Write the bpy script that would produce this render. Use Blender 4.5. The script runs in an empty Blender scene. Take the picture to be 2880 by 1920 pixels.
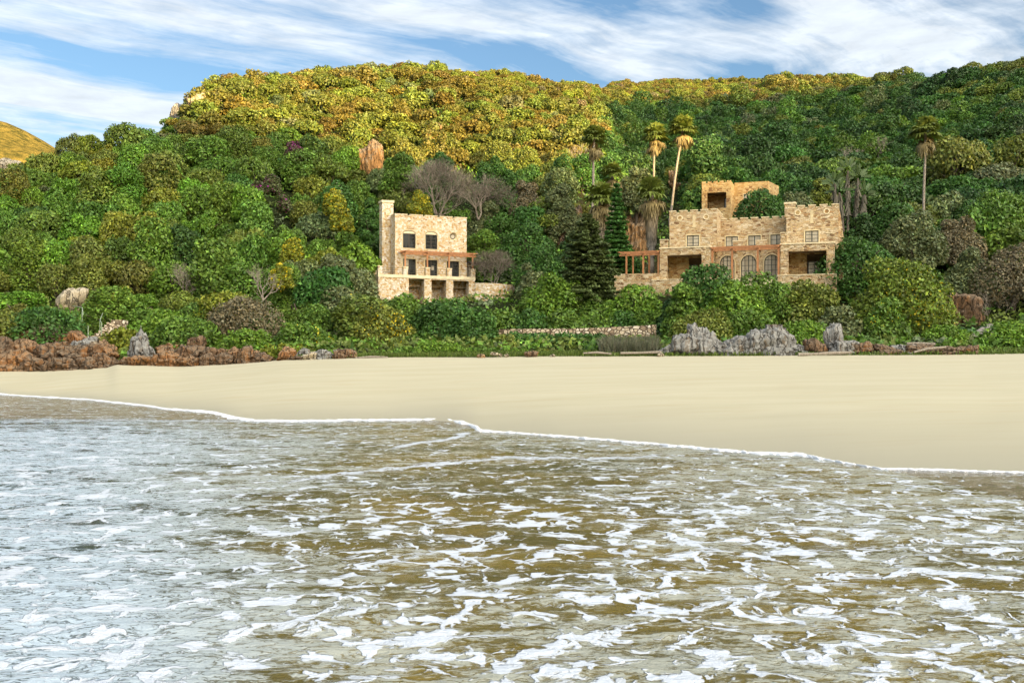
import bpy, math, random
import numpy as np
from mathutils import Vector, Matrix, Quaternion

R = math.radians
SC = bpy.context.scene
COL = SC.collection

# ------------------------------------------------------------------ camera
CAM_H = 2.5            # eye height above the water
FOC = 2800.0           # focal length in photo pixels (photo 2880 wide)
HOR = 1005.0           # horizon row of the photo
cd = bpy.data.cameras.new("camera")
cd.sensor_width = 36.0
cd.lens = 36.0 * FOC / 2880.0
cd.shift_y = (HOR - 960.0) / 2880.0
cd.clip_start = 0.1
cd.clip_end = 20000.0
cam = bpy.data.objects.new("camera", cd)
cam.location = (0, 0, CAM_H)
cam.rotation_euler = (R(90), 0, 0)
COL.objects.link(cam)
SC.camera = cam

# ------------------------------------------------------------------ light
SUN_EL, SUN_AZ = R(8.0), math.atan2(0.6, -0.8)     # azimuth measured from +Y towards +X
SDIR = Vector((math.sin(SUN_AZ) * math.cos(SUN_EL), math.cos(SUN_AZ) * math.cos(SUN_EL), math.sin(SUN_EL)))
sl = bpy.data.lights.new("sun", 'SUN')
sl.energy = 4.5
sl.angle = R(0.5)
sl.color = (1.0, 0.69, 0.29)
so = bpy.data.objects.new("sun", sl)
so.rotation_euler = (-SDIR).to_track_quat('-Z', 'Y').to_euler()
so.location = (0, 0, 300)
COL.objects.link(so)

SC.view_settings.view_transform = 'Standard'
SC.view_settings.look = 'None'
SC.view_settings.gamma = 1.0
SC.view_settings.use_curve_mapping = False
SC.view_settings.exposure = 2.0
SC.cycles.max_bounces = 6
SC.cycles.diffuse_bounces = 3
SC.cycles.glossy_bounces = 3
SC.cycles.transmission_bounces = 3
SC.cycles.transparent_max_bounces = 6

# ------------------------------------------------------------------ world: sky with streaked cloud
W = bpy.data.worlds.new("World")
SC.world = W
W.use_nodes = True
nt = W.node_tree
nt.nodes.clear()

class NT:
    """small node-tree builder"""
    def __init__(s, t): s.t = t
    def n(s, typ, **kw):
        nd = s.t.nodes.new(typ)
        for k, v in kw.items(): setattr(nd, k, v)
        return nd
    def l(s, a, b): s.t.links.new(a, b)
    def put(s, sock, v):
        if isinstance(v, bpy.types.NodeSocket): s.l(v, sock)
        elif v is not None: sock.default_value = v
    def m(s, op, a, b=None, c=None, clamp=False):
        nd = s.n('ShaderNodeMath', operation=op); nd.use_clamp = clamp
        s.put(nd.inputs[0], a)
        if b is not None: s.put(nd.inputs[1], b)
        if c is not None: s.put(nd.inputs[2], c)
        return nd.outputs[0]
    def v(s, op, a, b=None, scale=None):
        nd = s.n('ShaderNodeVectorMath', operation=op)
        s.put(nd.inputs[0], a)
        if b is not None: s.put(nd.inputs[1], b)
        if scale is not None: s.put(nd.inputs['Scale'], scale)
        return nd.outputs['Value'] if op in ('DOT_PRODUCT', 'LENGTH', 'DISTANCE') else nd.outputs[0]
    def noise(s, vec, scale, detail=4, rough=0.55, dist=0.0, out=0, lac=2.0):
        nd = s.n('ShaderNodeTexNoise')
        if vec is not None: s.l(vec, nd.inputs['Vector'])
        nd.inputs['Scale'].default_value = scale; nd.inputs['Detail'].default_value = detail
        nd.inputs['Roughness'].default_value = rough; nd.inputs['Distortion'].default_value = dist
        nd.inputs['Lacunarity'].default_value = lac
        return nd.outputs[out]
    def voro(s, vec, scale, feature='F1', rnd=1.0):
        nd = s.n('ShaderNodeTexVoronoi', feature=feature)
        s.l(vec, nd.inputs['Vector']); nd.inputs['Scale'].default_value = scale
        nd.inputs['Randomness'].default_value = rnd
        return nd
    def map(s, vec, loc=(0, 0, 0), rot=(0, 0, 0), scale=(1, 1, 1)):
        nd = s.n('ShaderNodeMapping'); s.l(vec, nd.inputs[0])
        nd.inputs[1].default_value = loc; nd.inputs[2].default_value = rot; nd.inputs[3].default_value = scale
        return nd.outputs[0]
    def rng(s, v, a, b, c=0.0, d=1.0, smooth=True):
        nd = s.n('ShaderNodeMapRange')
        nd.interpolation_type = 'SMOOTHSTEP' if smooth else 'LINEAR'
        s.l(v, nd.inputs[0])
        for i, x in zip((1, 2, 3, 4), (a, b, c, d)): s.put(nd.inputs[i], x)
        return nd.outputs[0]
    def ramp(s, v, stops, interp='LINEAR'):
        nd = s.n('ShaderNodeValToRGB'); s.l(v, nd.inputs[0])
        cr = nd.color_ramp; cr.interpolation = interp
        while len(cr.elements) < len(stops): cr.elements.new(0.5)
        for e, (p, c) in zip(cr.elements, stops):
            e.position = p; e.color = (c[0], c[1], c[2], 1)
        return nd.outputs[0]
    def mix(s, f, a, b, blend='MIX'):
        nd = s.n('ShaderNodeMix', data_type='RGBA', blend_type=blend)
        s.put(nd.inputs[0], f)
        for sock, x in ((nd.inputs[6], a), (nd.inputs[7], b)):
            if isinstance(x, tuple): sock.default_value = (x[0], x[1], x[2], 1)
            else: s.l(x, sock)
        return nd.outputs[2]
    def bump(s, h, strength=0.5, dist=0.1, normal=None):
        nd = s.n('ShaderNodeBump'); s.l(h, nd.inputs['Height'])
        nd.inputs['Strength'].default_value = strength; nd.inputs['Distance'].default_value = dist
        if normal is not None: s.l(normal, nd.inputs['Normal'])
        return nd.outputs[0]

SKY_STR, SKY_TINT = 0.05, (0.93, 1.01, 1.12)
CLOUD_BASE, CLOUD_SUNSIDE_FILL = 0.26, 4.7
w = NT(nt)
sky = w.n('ShaderNodeTexSky', sky_type='NISHITA')
sky.sun_disc = False
sky.sun_elevation = SUN_EL
sky.sun_rotation = SUN_AZ
sky.altitude = 10; sky.air_density = 1.0; sky.dust_density = 0.4; sky.ozone_density = 2.0
dirv = w.n('ShaderNodeTexCoord').outputs['Generated']
sep = w.n('ShaderNodeSeparateXYZ'); w.l(dirv, sep.inputs[0])
zc = w.m('MAXIMUM', sep.outputs[2], 0.02)
comb = w.n('ShaderNodeCombineXYZ')
w.l(w.m('DIVIDE', sep.outputs[0], zc), comb.inputs[0]); w.l(w.m('DIVIDE', sep.outputs[1], zc), comb.inputs[1])
pl = comb.outputs[0]                                   # cloud layer seen as a flat sheet overhead
warp = w.n('ShaderNodeVectorMath', operation='SCALE')
w.l(w.v('SUBTRACT', w.noise(pl, 0.9, 3, 0.5, out=1), (0.5, 0.5, 0.5)), warp.inputs[0]); warp.inputs['Scale'].default_value = 0.45
plw = w.v('ADD', pl, warp.outputs[0])
streak = w.map(plw, rot=(0, 0, R(-43)), scale=(1, 1, 1))
st1 = w.map(streak, scale=(0.55, 2.6, 1), loc=(3.1, 1.7, 0))
st2 = w.map(streak, scale=(1.6, 7.5, 1), loc=(7.3, 2.2, 0))
n1 = w.noise(st1, 1.0, 6, 0.58)
n2 = w.noise(st2, 1.0, 6, 0.62)
n3 = w.noise(plw, 1.3, 5, 0.55)
st3 = w.map(streak, scale=(4.0, 15.0, 1), loc=(1.3, 5.2, 0))
n4 = w.noise(st3, 1.0, 5, 0.65)
n5 = w.noise(plw, 5.0, 5, 0.6)
dens = w.m('ADD', w.m('ADD', w.m('MULTIPLY', n1, 0.60), w.m('MULTIPLY', n2, 0.50)), w.m('MULTIPLY', n3, 0.40))
dens = w.m('ADD', dens, w.m('ADD', w.m('MULTIPLY', n4, 0.42), w.m('MULTIPLY', n5, 0.34)))
# banks of cloud (+) and clear gaps (-) on the cloud sheet: centre x, y, half length along the streaks, half width across, amount
def sheet(px, py): return ((px - 1440.0) / (HOR - py), FOC / (HOR - py))
BANKS = [(sheet(120, 260), 1.0, 0.34, 0.34), (sheet(330, 290), 0.8, 0.25, 0.26), (sheet(60, 60), 0.7, 0.22, 0.22), (sheet(700, 90), 0.5, 0.3, 0.20),
         (sheet(980, 100), 0.4, 0.18, 0.24), (sheet(1290, 90), 0.5, 0.25, 0.30), (sheet(1850, 130), 0.5, 0.25, 0.24), (sheet(2250, 60), 0.7, 0.3, 0.14),
         (sheet(2600, 120), 0.6, 0.35, 0.20), (sheet(2380, 170), 0.5, 0.3, 0.06), (sheet(1750, 190), 0.3, 0.1, 0.2),
         (sheet(450, 215), 0.55, 0.17, -0.42), (sheet(1130, 120), 0.5, 0.13, -0.40), (sheet(1520, 165), 0.35, 0.16, -0.36), (sheet(2120, 222), 0.3, 0.12, -0.45),
         (sheet(2060, 20), 0.25, 0.12, -0.25), (sheet(200, 130), 0.5, 0.10, -0.25), (sheet(1700, 20), 0.3, 0.1, -0.2), (sheet(620, 150), 0.5, 0.15, -0.15)]
ca, sa = math.cos(R(43)), math.sin(R(43))
for (bx, by), la, lc, amt in BANKS:
    q = w.v('SUBTRACT', plw, (bx, by, 0))
    e1 = w.m('DIVIDE', w.v('DOT_PRODUCT', q, (ca, sa, 0)), la)
    e2 = w.m('DIVIDE', w.v('DOT_PRODUCT', q, (-sa, ca, 0)), lc)
    g = w.m('EXPONENT', w.m('MULTIPLY', w.m('ADD', w.m('MULTIPLY', e1, e1), w.m('MULTIPLY', e2, e2)), -1.0))
    dens = w.m('MULTIPLY_ADD', g, amt, dens)
cover = w.rng(dens, 0.98, 1.42, smooth=False)
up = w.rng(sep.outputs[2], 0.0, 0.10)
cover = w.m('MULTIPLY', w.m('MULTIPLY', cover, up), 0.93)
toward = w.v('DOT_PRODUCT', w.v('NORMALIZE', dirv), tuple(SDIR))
near = w.rng(toward, 0.05, 1.0)                      # out-of-view sun-side clouds boosted bright and warm as added fill light
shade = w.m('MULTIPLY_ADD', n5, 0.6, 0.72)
cbright = w.m('MULTIPLY', w.m('MULTIPLY_ADD', near, CLOUD_SUNSIDE_FILL, CLOUD_BASE), shade)
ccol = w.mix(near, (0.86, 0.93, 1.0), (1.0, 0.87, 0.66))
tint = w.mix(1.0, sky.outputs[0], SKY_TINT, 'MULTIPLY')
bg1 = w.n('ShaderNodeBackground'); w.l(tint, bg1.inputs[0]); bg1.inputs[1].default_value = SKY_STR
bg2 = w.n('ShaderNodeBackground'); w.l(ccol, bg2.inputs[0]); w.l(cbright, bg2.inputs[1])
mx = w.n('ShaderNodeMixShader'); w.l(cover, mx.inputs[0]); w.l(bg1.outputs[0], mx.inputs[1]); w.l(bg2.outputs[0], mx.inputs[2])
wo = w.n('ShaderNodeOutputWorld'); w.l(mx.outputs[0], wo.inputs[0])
W.cycles.sampling_method = 'MANUAL'
W.cycles.sample_map_resolution = 512

# ------------------------------------------------------------------ helpers
rs = np.random.RandomState(7)
random.seed(7)

def photo_pt(px, py, d):
    """the place d metres out (along +Y) seen at a photo pixel"""
    return Vector(((px - 1440.0) / FOC * d, d, CAM_H + (HOR - py) / FOC * d))

_perm = np.random.RandomState(3).permutation(512)
_perm = np.concatenate([_perm, _perm, _perm])
_grad = np.random.RandomState(5).normal(size=(512, 3)); _grad /= np.linalg.norm(_grad, axis=1)[:, None]
def perlin(p):
    p = np.asarray(p, float); i = np.floor(p).astype(int); f = p - i; i &= 511
    u = f * f * f * (f * (f * 6 - 15) + 10); out = 0
    for dx in (0, 1):
        wx = u[:, 0] if dx else 1 - u[:, 0]
        for dy in (0, 1):
            wy = u[:, 1] if dy else 1 - u[:, 1]
            for dz in (0, 1):
                wz = u[:, 2] if dz else 1 - u[:, 2]
                h = _perm[_perm[_perm[(i[:, 0] + dx) & 511] + ((i[:, 1] + dy) & 511)] + ((i[:, 2] + dz) & 511)]
                g = _grad[h]
                out = out + wx * wy * wz * (g[:, 0] * (f[:, 0] - dx) + g[:, 1] * (f[:, 1] - dy) + g[:, 2] * (f[:, 2] - dz))
    return out * 1.5
def fbm(p, oct=4, gain=0.5):
    p = np.asarray(p, float); a, s, t = 1.0, 1.0, 0
    for k in range(oct):
        t = t + a * perlin(p * s + 17.3 * k); a *= gain; s *= 2.03
    return t

def link(name, me, mat=None, parent=None):
    o = bpy.data.objects.new(name, me); COL.objects.link(o)
    if mat is not None:
        for x in (mat if isinstance(mat, (list, tuple)) else [mat]): me.materials.append(x)
    if parent is not None: o.parent = parent
    return o

def mesh_np(name, verts, faces, col=None, smooth=False, attrs=None, mats=None):
    """verts (n,3); faces (m,k) array or list of such arrays"""
    fl = faces if isinstance(faces, list) else [faces]
    fl = [np.asarray(f, np.int32) for f in fl if len(f)]
    me = bpy.data.meshes.new(name)
    v = np.asarray(verts, np.float32)
    me.vertices.add(len(v)); me.vertices.foreach_set('co', v.ravel())
    nl = sum(f.size for f in fl); nf = sum(len(f) for f in fl)
    me.loops.add(nl); me.polygons.add(nf)
    me.loops.foreach_set('vertex_index', np.concatenate([f.ravel() for f in fl]))
    tot = np.concatenate([np.full(len(f), f.shape[1], np.int32) for f in fl])
    st = np.concatenate([[0], np.cumsum(tot)[:-1]]).astype(np.int32)
    me.polygons.foreach_set('loop_start', st)
    if mats is not None: me.polygons.foreach_set('material_index', np.asarray(mats, np.int32))
    if smooth: me.polygons.foreach_set('use_smooth', np.ones(nf, bool))
    me.update(calc_edges=True)
    if col is not None:
        a = me.color_attributes.new('tint', 'FLOAT_COLOR', 'POINT')
        c = np.ones((len(v), 4), np.float32); c[:, :3] = col
        a.data.foreach_set('color', c.ravel())
    for k, x in (attrs or {}).items():
        a = me.attributes.new(k, 'FLOAT', 'POINT'); a.data.foreach_set('value', np.asarray(x, np.float32))
    me.validate(clean_customdata=False)
    return me

class MB:
    """collects shapes into one mesh"""
    def __init__(s): s.v, s.f = [], []
    def add(s, vs, fs):
        b = len(s.v); s.v += [tuple(x) for x in vs]; s.f += [tuple(i + b for i in f) for f in fs]; return s
    def box(s, x0, x1, y0, y1, z0, z1):
        return s.add([(x0, y0, z0), (x1, y0, z0), (x1, y1, z0), (x0, y1, z0), (x0, y0, z1), (x1, y0, z1), (x1, y1, z1), (x0, y1, z1)],
                     [(0, 3, 2, 1), (4, 5, 6, 7), (0, 1, 5, 4), (1, 2, 6, 5), (2, 3, 7, 6), (3, 0, 4, 7)])
    def bar(s, a, b, wd, ht):
        """square bar from a to b"""
        a, b = Vector(a), Vector(b); d = (b - a).normalized()
        up = Vector((0, 0, 1)) if abs(d.z) < 0.9 else Vector((0, 1, 0))
        x = d.cross(up).normalized(); y = x.cross(d)
        q = [(-wd / 2, -ht / 2), (wd / 2, -ht / 2), (wd / 2, ht / 2), (-wd / 2, ht / 2)]
        return s.add([p + x * i + y * j for p in (a, b) for i, j in q], [(3, 2, 1, 0), (4, 5, 6, 7)] + [(k, (k + 1) % 4, 4 + (k + 1) % 4, 4 + k) for k in range(4)])
    def tube(s, pts, rads, n=6, cap=True):
        pts = [Vector(p) for p in pts]; rings = []
        for i, p in enumerate(pts):
            d = (pts[min(i + 1, len(pts) - 1)] - pts[max(i - 1, 0)]).normalized()
            up = Vector((0, 0, 1)) if abs(d.z) < 0.8 else Vector((1, 0, 0))
            x = d.cross(up).normalized(); y = x.cross(d)
            rings.append([p + (x * math.cos(2 * math.pi * k / n) + y * math.sin(2 * math.pi * k / n)) * rads[i] for k in range(n)])
        fs = [(i * n + k, i * n + (k + 1) % n, (i + 1) * n + (k + 1) % n, (i + 1) * n + k) for i in range(len(pts) - 1) for k in range(n)]
        if cap: fs += [tuple(range(n))[::-1], tuple((len(pts) - 1) * n + k for k in range(n))]
        return s.add([p for r in rings for p in r], fs)
    def prism(s, poly, y0, y1):
        """poly of (x, z), extruded along y"""
        n = len(poly)
        return s.add([(x, y0, z) for x, z in poly] + [(x, y1, z) for x, z in poly],
                     [tuple(range(n)), tuple(range(2 * n - 1, n - 1, -1))] + [(k, n + k, n + (k + 1) % n, (k + 1) % n) for k in range(n)])
    def wall(s, u0, u1, z0, z1, w0, w1, holes=()):
        """wall in the x-z plane from y=w0 (front) to w1 with rectangular holes (ua, ub, za, zb)"""
        us = sorted({u0, u1, *[h[i] for h in holes for i in (0, 1)]}); zs = sorted({z0, z1, *[h[i] for h in holes for i in (2, 3)]})
        us = [x for x in us if u0 <= x <= u1]; zs = [x for x in zs if z0 <= x <= z1]
        def full(i, j):
            if not (0 <= i < len(us) - 1 and 0 <= j < len(zs) - 1): return False
            cu, cz = (us[i] + us[i + 1]) / 2, (zs[j] + zs[j + 1]) / 2
            return not any(h[0] < cu < h[1] and h[2] < cz < h[3] for h in holes)
        for i in range(len(us) - 1):
            for j in range(len(zs) - 1):
                if not full(i, j): continue
                a, b, c, d = us[i], us[i + 1], zs[j], zs[j + 1]
                s.add([(a, w0, c), (b, w0, c), (b, w0, d), (a, w0, d)], [(0, 1, 2, 3)])
                s.add([(a, w1, c), (b, w1, c), (b, w1, d), (a, w1, d)], [(3, 2, 1, 0)])
                if not full(i - 1, j): s.add([(a, w0, c), (a, w0, d), (a, w1, d), (a, w1, c)], [(0, 1, 2, 3)])
                if not full(i + 1, j): s.add([(b, w0, c), (b, w0, d), (b, w1, d), (b, w1, c)], [(3, 2, 1, 0)])
                if not full(i, j - 1): s.add([(a, w0, c), (b, w0, c), (b, w1, c), (a, w1, c)], [(3, 2, 1, 0)])
                if not full(i, j + 1): s.add([(a, w0, d), (b, w0, d), (b, w1, d), (a, w1, d)], [(0, 1, 2, 3)])
        return s
    def arch_fill(s, u0, u1, zs, zt, w0, w1, n=10):
        """the two spandrels that turn a square-headed hole into an arched one"""
        um, a = (u0 + u1) / 2, (u1 - u0) / 2
        for sg in (-1, 1):
            poly = [(um + sg * a * math.cos(t), zs + (zt - zs) * math.sin(t)) for t in np.linspace(0, math.pi / 2, n)]
            poly = poly + [(um + sg * a, zt)]
            s.prism(poly if sg < 0 else poly[::-1], w0, w1)
        return s
    def build(s, name, mat=None, parent=None, smooth=False):
        me = bpy.data.meshes.new(name); me.from_pydata(s.v, [], s.f)
        if smooth: me.polygons.foreach_set('use_smooth', np.ones(len(me.polygons), bool))
        me.update()
        return link(name, me, mat, parent)

def tag(o, label=None, cat=None, group=None, kind=None):
    if label: o['label'] = label
    if cat: o['category'] = cat
    if group: o['group'] = group
    if kind: o['kind'] = kind
    return o
def empty(name, loc, rz=0.0):
    o = bpy.data.objects.new(name, None); o.location = loc; o.rotation_euler = (0, 0, rz); o.empty_display_size = 0.3
    COL.objects.link(o); return o
ORD = ["first", "second", "third", "fourth", "fifth", "sixth", "seventh", "eighth", "ninth", "tenth", "eleventh", "twelfth", "thirteenth", "fourteenth",
       "fifteenth", "sixteenth", "seventeenth", "eighteenth", "nineteenth", "twentieth"]
ORD += ["twenty-" + x for x in ORD[:9]] + ["thirtieth"] + ["thirty-" + x for x in ORD[:9]]

# ------------------------------------------------------------------ materials
def new_mat(name):
    m = bpy.data.materials.new(name); m.use_nodes = True
    m.node_tree.nodes.clear(); return m, NT(m.node_tree)
def pbsdf(t, base, rough=0.8, normal=None, spec=0.3, metal=0.0):
    p = t.n('ShaderNodeBsdfPrincipled')
    if isinstance(base, tuple): p.inputs['Base Color'].default_value = (*base, 1)
    else: t.l(base, p.inputs['Base Color'])
    t.put(p.inputs['Roughness'], rough); p.inputs['Specular IOR Level'].default_value = spec; p.inputs['Metallic'].default_value = metal
    if normal is not None: t.l(normal, p.inputs['Normal'])
    return p
def out(t, sh):
    o = t.n('ShaderNodeOutputMaterial'); t.l(sh, o.inputs[0])

def mat_simple(name, base, rough=0.7, var=0.15, scale=3.0, spec=0.3, bump=0.0, stretch=(1, 1, 1)):
    m, t = new_mat(name)
    co = t.map(t.n('ShaderNodeTexCoord').outputs['Object'], scale=stretch)
    n = t.noise(co, scale, 5, 0.6)
    c = t.mix(t.rng(n, 0.3, 0.7), tuple(x * (1 - var) for x in base), tuple(x * (1 + var) for x in base))
    nm = t.bump(n, bump, 0.05) if bump else None
    out(t, pbsdf(t, c, rough, nm, spec).outputs[0]); return m

def mat_stone(name, stops, mortar, sx=2.6, sz=4.2, joint=0.045, warp=0.12, rnd=1.0, dark=None, tone=(1, 1, 1)):
    """rubble masonry: one colour per stone, recessed joints, staining"""
    stops = [(p, tuple(min(0.9, a * b) for a, b in zip(c, tone))) for p, c in stops]
    m, t = new_mat(name)
    co = t.n('ShaderNodeTexCoord').outputs['Object']
    wv = t.v('SCALE', t.v('SUBTRACT', t.noise(co, 2.2, 2, 0.5, out=1), (0.5, 0.5, 0.5)), scale=warp)
    cw = t.map(t.v('ADD', co, wv), scale=(sx, sx, sz))
    v1 = t.voro(cw, 1.0, 'F1', rnd); v2 = t.voro(cw, 1.0, 'DISTANCE_TO_EDGE', rnd)
    sp = t.n('ShaderNodeSeparateColor'); t.l(v1.outputs['Color'], sp.inputs[0])
    stone = t.ramp(sp.outputs[0], stops, 'CONSTANT')
    n = t.noise(co, 14.0, 4, 0.65)
    stone = t.mix(t.rng(n, 0.25, 0.75), t.mix(1.0, stone, (0.72, 0.68, 0.62), 'MULTIPLY'), t.mix(1.0, stone, (1.2, 1.2, 1.18), 'MULTIPLY'))
    j = t.rng(v2.outputs['Distance'], joint * 0.5, joint * 1.5)
    if dark is not None:                                  # noise gives some joints the darker mortar colour
        dj = t.rng(t.noise(co, 3.3, 3, 0.6), 0.5, 0.6)
        mcol = t.mix(dj, mortar, dark)
    else: mcol = mortar
    c = t.mix(j, mcol, stone)
    stain = t.rng(t.noise(t.map(co, scale=(0.5, 0.5, 0.22)), 1.0, 4, 0.6), 0.35, 0.7)
    c = t.mix(stain, t.mix(1.0, c, (0.84, 0.80, 0.76), 'MULTIPLY'), c)
    h = t.m('ADD', t.m('MULTIPLY', j, 1.0), t.m('ADD', t.m('MULTIPLY', n, 0.35), t.m('MULTIPLY', sp.outputs[1], 0.5)))
    out(t, pbsdf(t, c, 0.9, t.bump(h, 0.9, 0.06), 0.2).outputs[0]); return m

M = {}
M['stone_small'] = mat_stone("pale_honey_fieldstone", [(0.0, (0.72, 0.56, 0.30)), (0.16, (0.80, 0.70, 0.46)), (0.34, (0.60, 0.39, 0.15)), (0.44, (0.86, 0.79, 0.60)),
                             (0.62, (0.74, 0.54, 0.25)), (0.76, (0.44, 0.28, 0.12)), (0.82, (0.82, 0.72, 0.50)), (0.93, (0.66, 0.46, 0.19))], (0.66, 0.56, 0.36), 4.0, 5.2, 0.05, tone=(0.95, 0.97, 1.18))
M['stone_castle'] = mat_stone("tan_coursed_rubble", [(0.0, (0.56, 0.41, 0.21)), (0.2, (0.65, 0.52, 0.31)), (0.36, (0.43, 0.27, 0.12)), (0.48, (0.70, 0.59, 0.37)),
                              (0.64, (0.55, 0.39, 0.18)), (0.77, (0.25, 0.15, 0.07)), (0.85, (0.62, 0.47, 0.25)), (0.94, (0.46, 0.33, 0.18))], (0.66, 0.54, 0.33), 2.4, 5.6, 0.06, 0.12, 0.95, dark=(0.50, 0.37, 0.20), tone=(0.96, 0.99, 1.16))
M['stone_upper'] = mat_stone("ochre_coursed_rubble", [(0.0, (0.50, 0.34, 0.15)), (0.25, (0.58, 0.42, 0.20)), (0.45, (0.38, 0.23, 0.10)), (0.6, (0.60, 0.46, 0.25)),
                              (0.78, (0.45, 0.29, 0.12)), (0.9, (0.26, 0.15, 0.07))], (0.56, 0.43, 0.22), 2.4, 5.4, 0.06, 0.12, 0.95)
M['stone_wall'] = mat_stone("pale_dry_stone", [(0.0, (0.58, 0.50, 0.38)), (0.25, (0.70, 0.64, 0.54)), (0.5, (0.44, 0.36, 0.26)), (0.7, (0.62, 0.55, 0.44)), (0.88, (0.32, 0.25, 0.18))], (0.12, 0.09, 0.06), 2.6, 3.4, 0.09)
M['coping'] = mat_simple("cream_coping", (0.68, 0.58, 0.38), 0.85, 0.15, 4, bump=0.3)
M['plaster'] = mat_simple("cream_plaster", (0.58, 0.48, 0.29), 0.85, 0.12, 3)
M['slab'] = mat_simple("pale_cast_concrete", (0.62, 0.54, 0.36), 0.85, 0.14, 2, bump=0.2)
M['wood'] = mat_simple("red_brown_timber", (0.36, 0.165, 0.070), 0.65, 0.25, 4, stretch=(1, 1, 0.3))
M['frame_green'] = mat_simple("dark_green_paint", (0.030, 0.040, 0.035), 0.5, 0.2, 6)
M['frame_brown'] = mat_simple("dark_bronze_frame", (0.040, 0.032, 0.024), 0.45, 0.2, 6)
M['metal_dark'] = mat_simple("dark_metal", (0.03, 0.03, 0.03), 0.5, 0.2, 6)
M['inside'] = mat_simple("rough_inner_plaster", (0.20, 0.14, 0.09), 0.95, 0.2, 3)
M['concrete_grey'] = mat_simple("grey_concrete", (0.22, 0.20, 0.18), 0.9, 0.25, 2.5, bump=0.3)
def mat_glass(name, c1, c2, rough=0.08, scale=0.9):
    m, t = new_mat(name)
    co = t.n('ShaderNodeTexCoord').outputs['Object']
    n = t.noise(t.map(co, scale=(2.2, 1, 0.6)), scale, 3, 0.5)
    out(t, pbsdf(t, t.mix(t.rng(n, 0.4, 0.6), c1, c2), rough, None, 0.8).outputs[0]); return m
M['pane_dark'] = mat_glass("dark_window_glass", (0.02, 0.022, 0.022), (0.05, 0.055, 0.055))
M['pane_blind'] = mat_glass("glass_over_pale_blind", (0.36, 0.32, 0.24), (0.46, 0.42, 0.33), 0.15)
SAND_A, SAND_B = (0.410, 0.378, 0.262), (0.450, 0.418, 0.298)

# ------------------------------------------------------------------ ground: one profile per bearing, from the back of the beach up to the ridge
def py2z(py, d): return CAM_H + (HOR - py) / FOC * d
BACK_PX = [-900, -400, 0, 120, 300, 330, 500, 700, 800, 1000, 1300, 1900, 2750, 2880, 3800]
BACK_PY = [1046, 1042, 1040, 1043, 1032, 1024, 1030, 1020, 1012, 1006, 1003, 1000, 996, 993, 985]
BACK_D = [84, 84, 84, 83.5, 83, 82.5, 82, 80, 79, 78, 78, 77, 76, 76, 76]
def back_d(px): return np.interp(px, BACK_PX, BACK_D)
def back_z(px): return py2z(np.interp(px, BACK_PX, BACK_PY), back_d(px))

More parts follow.
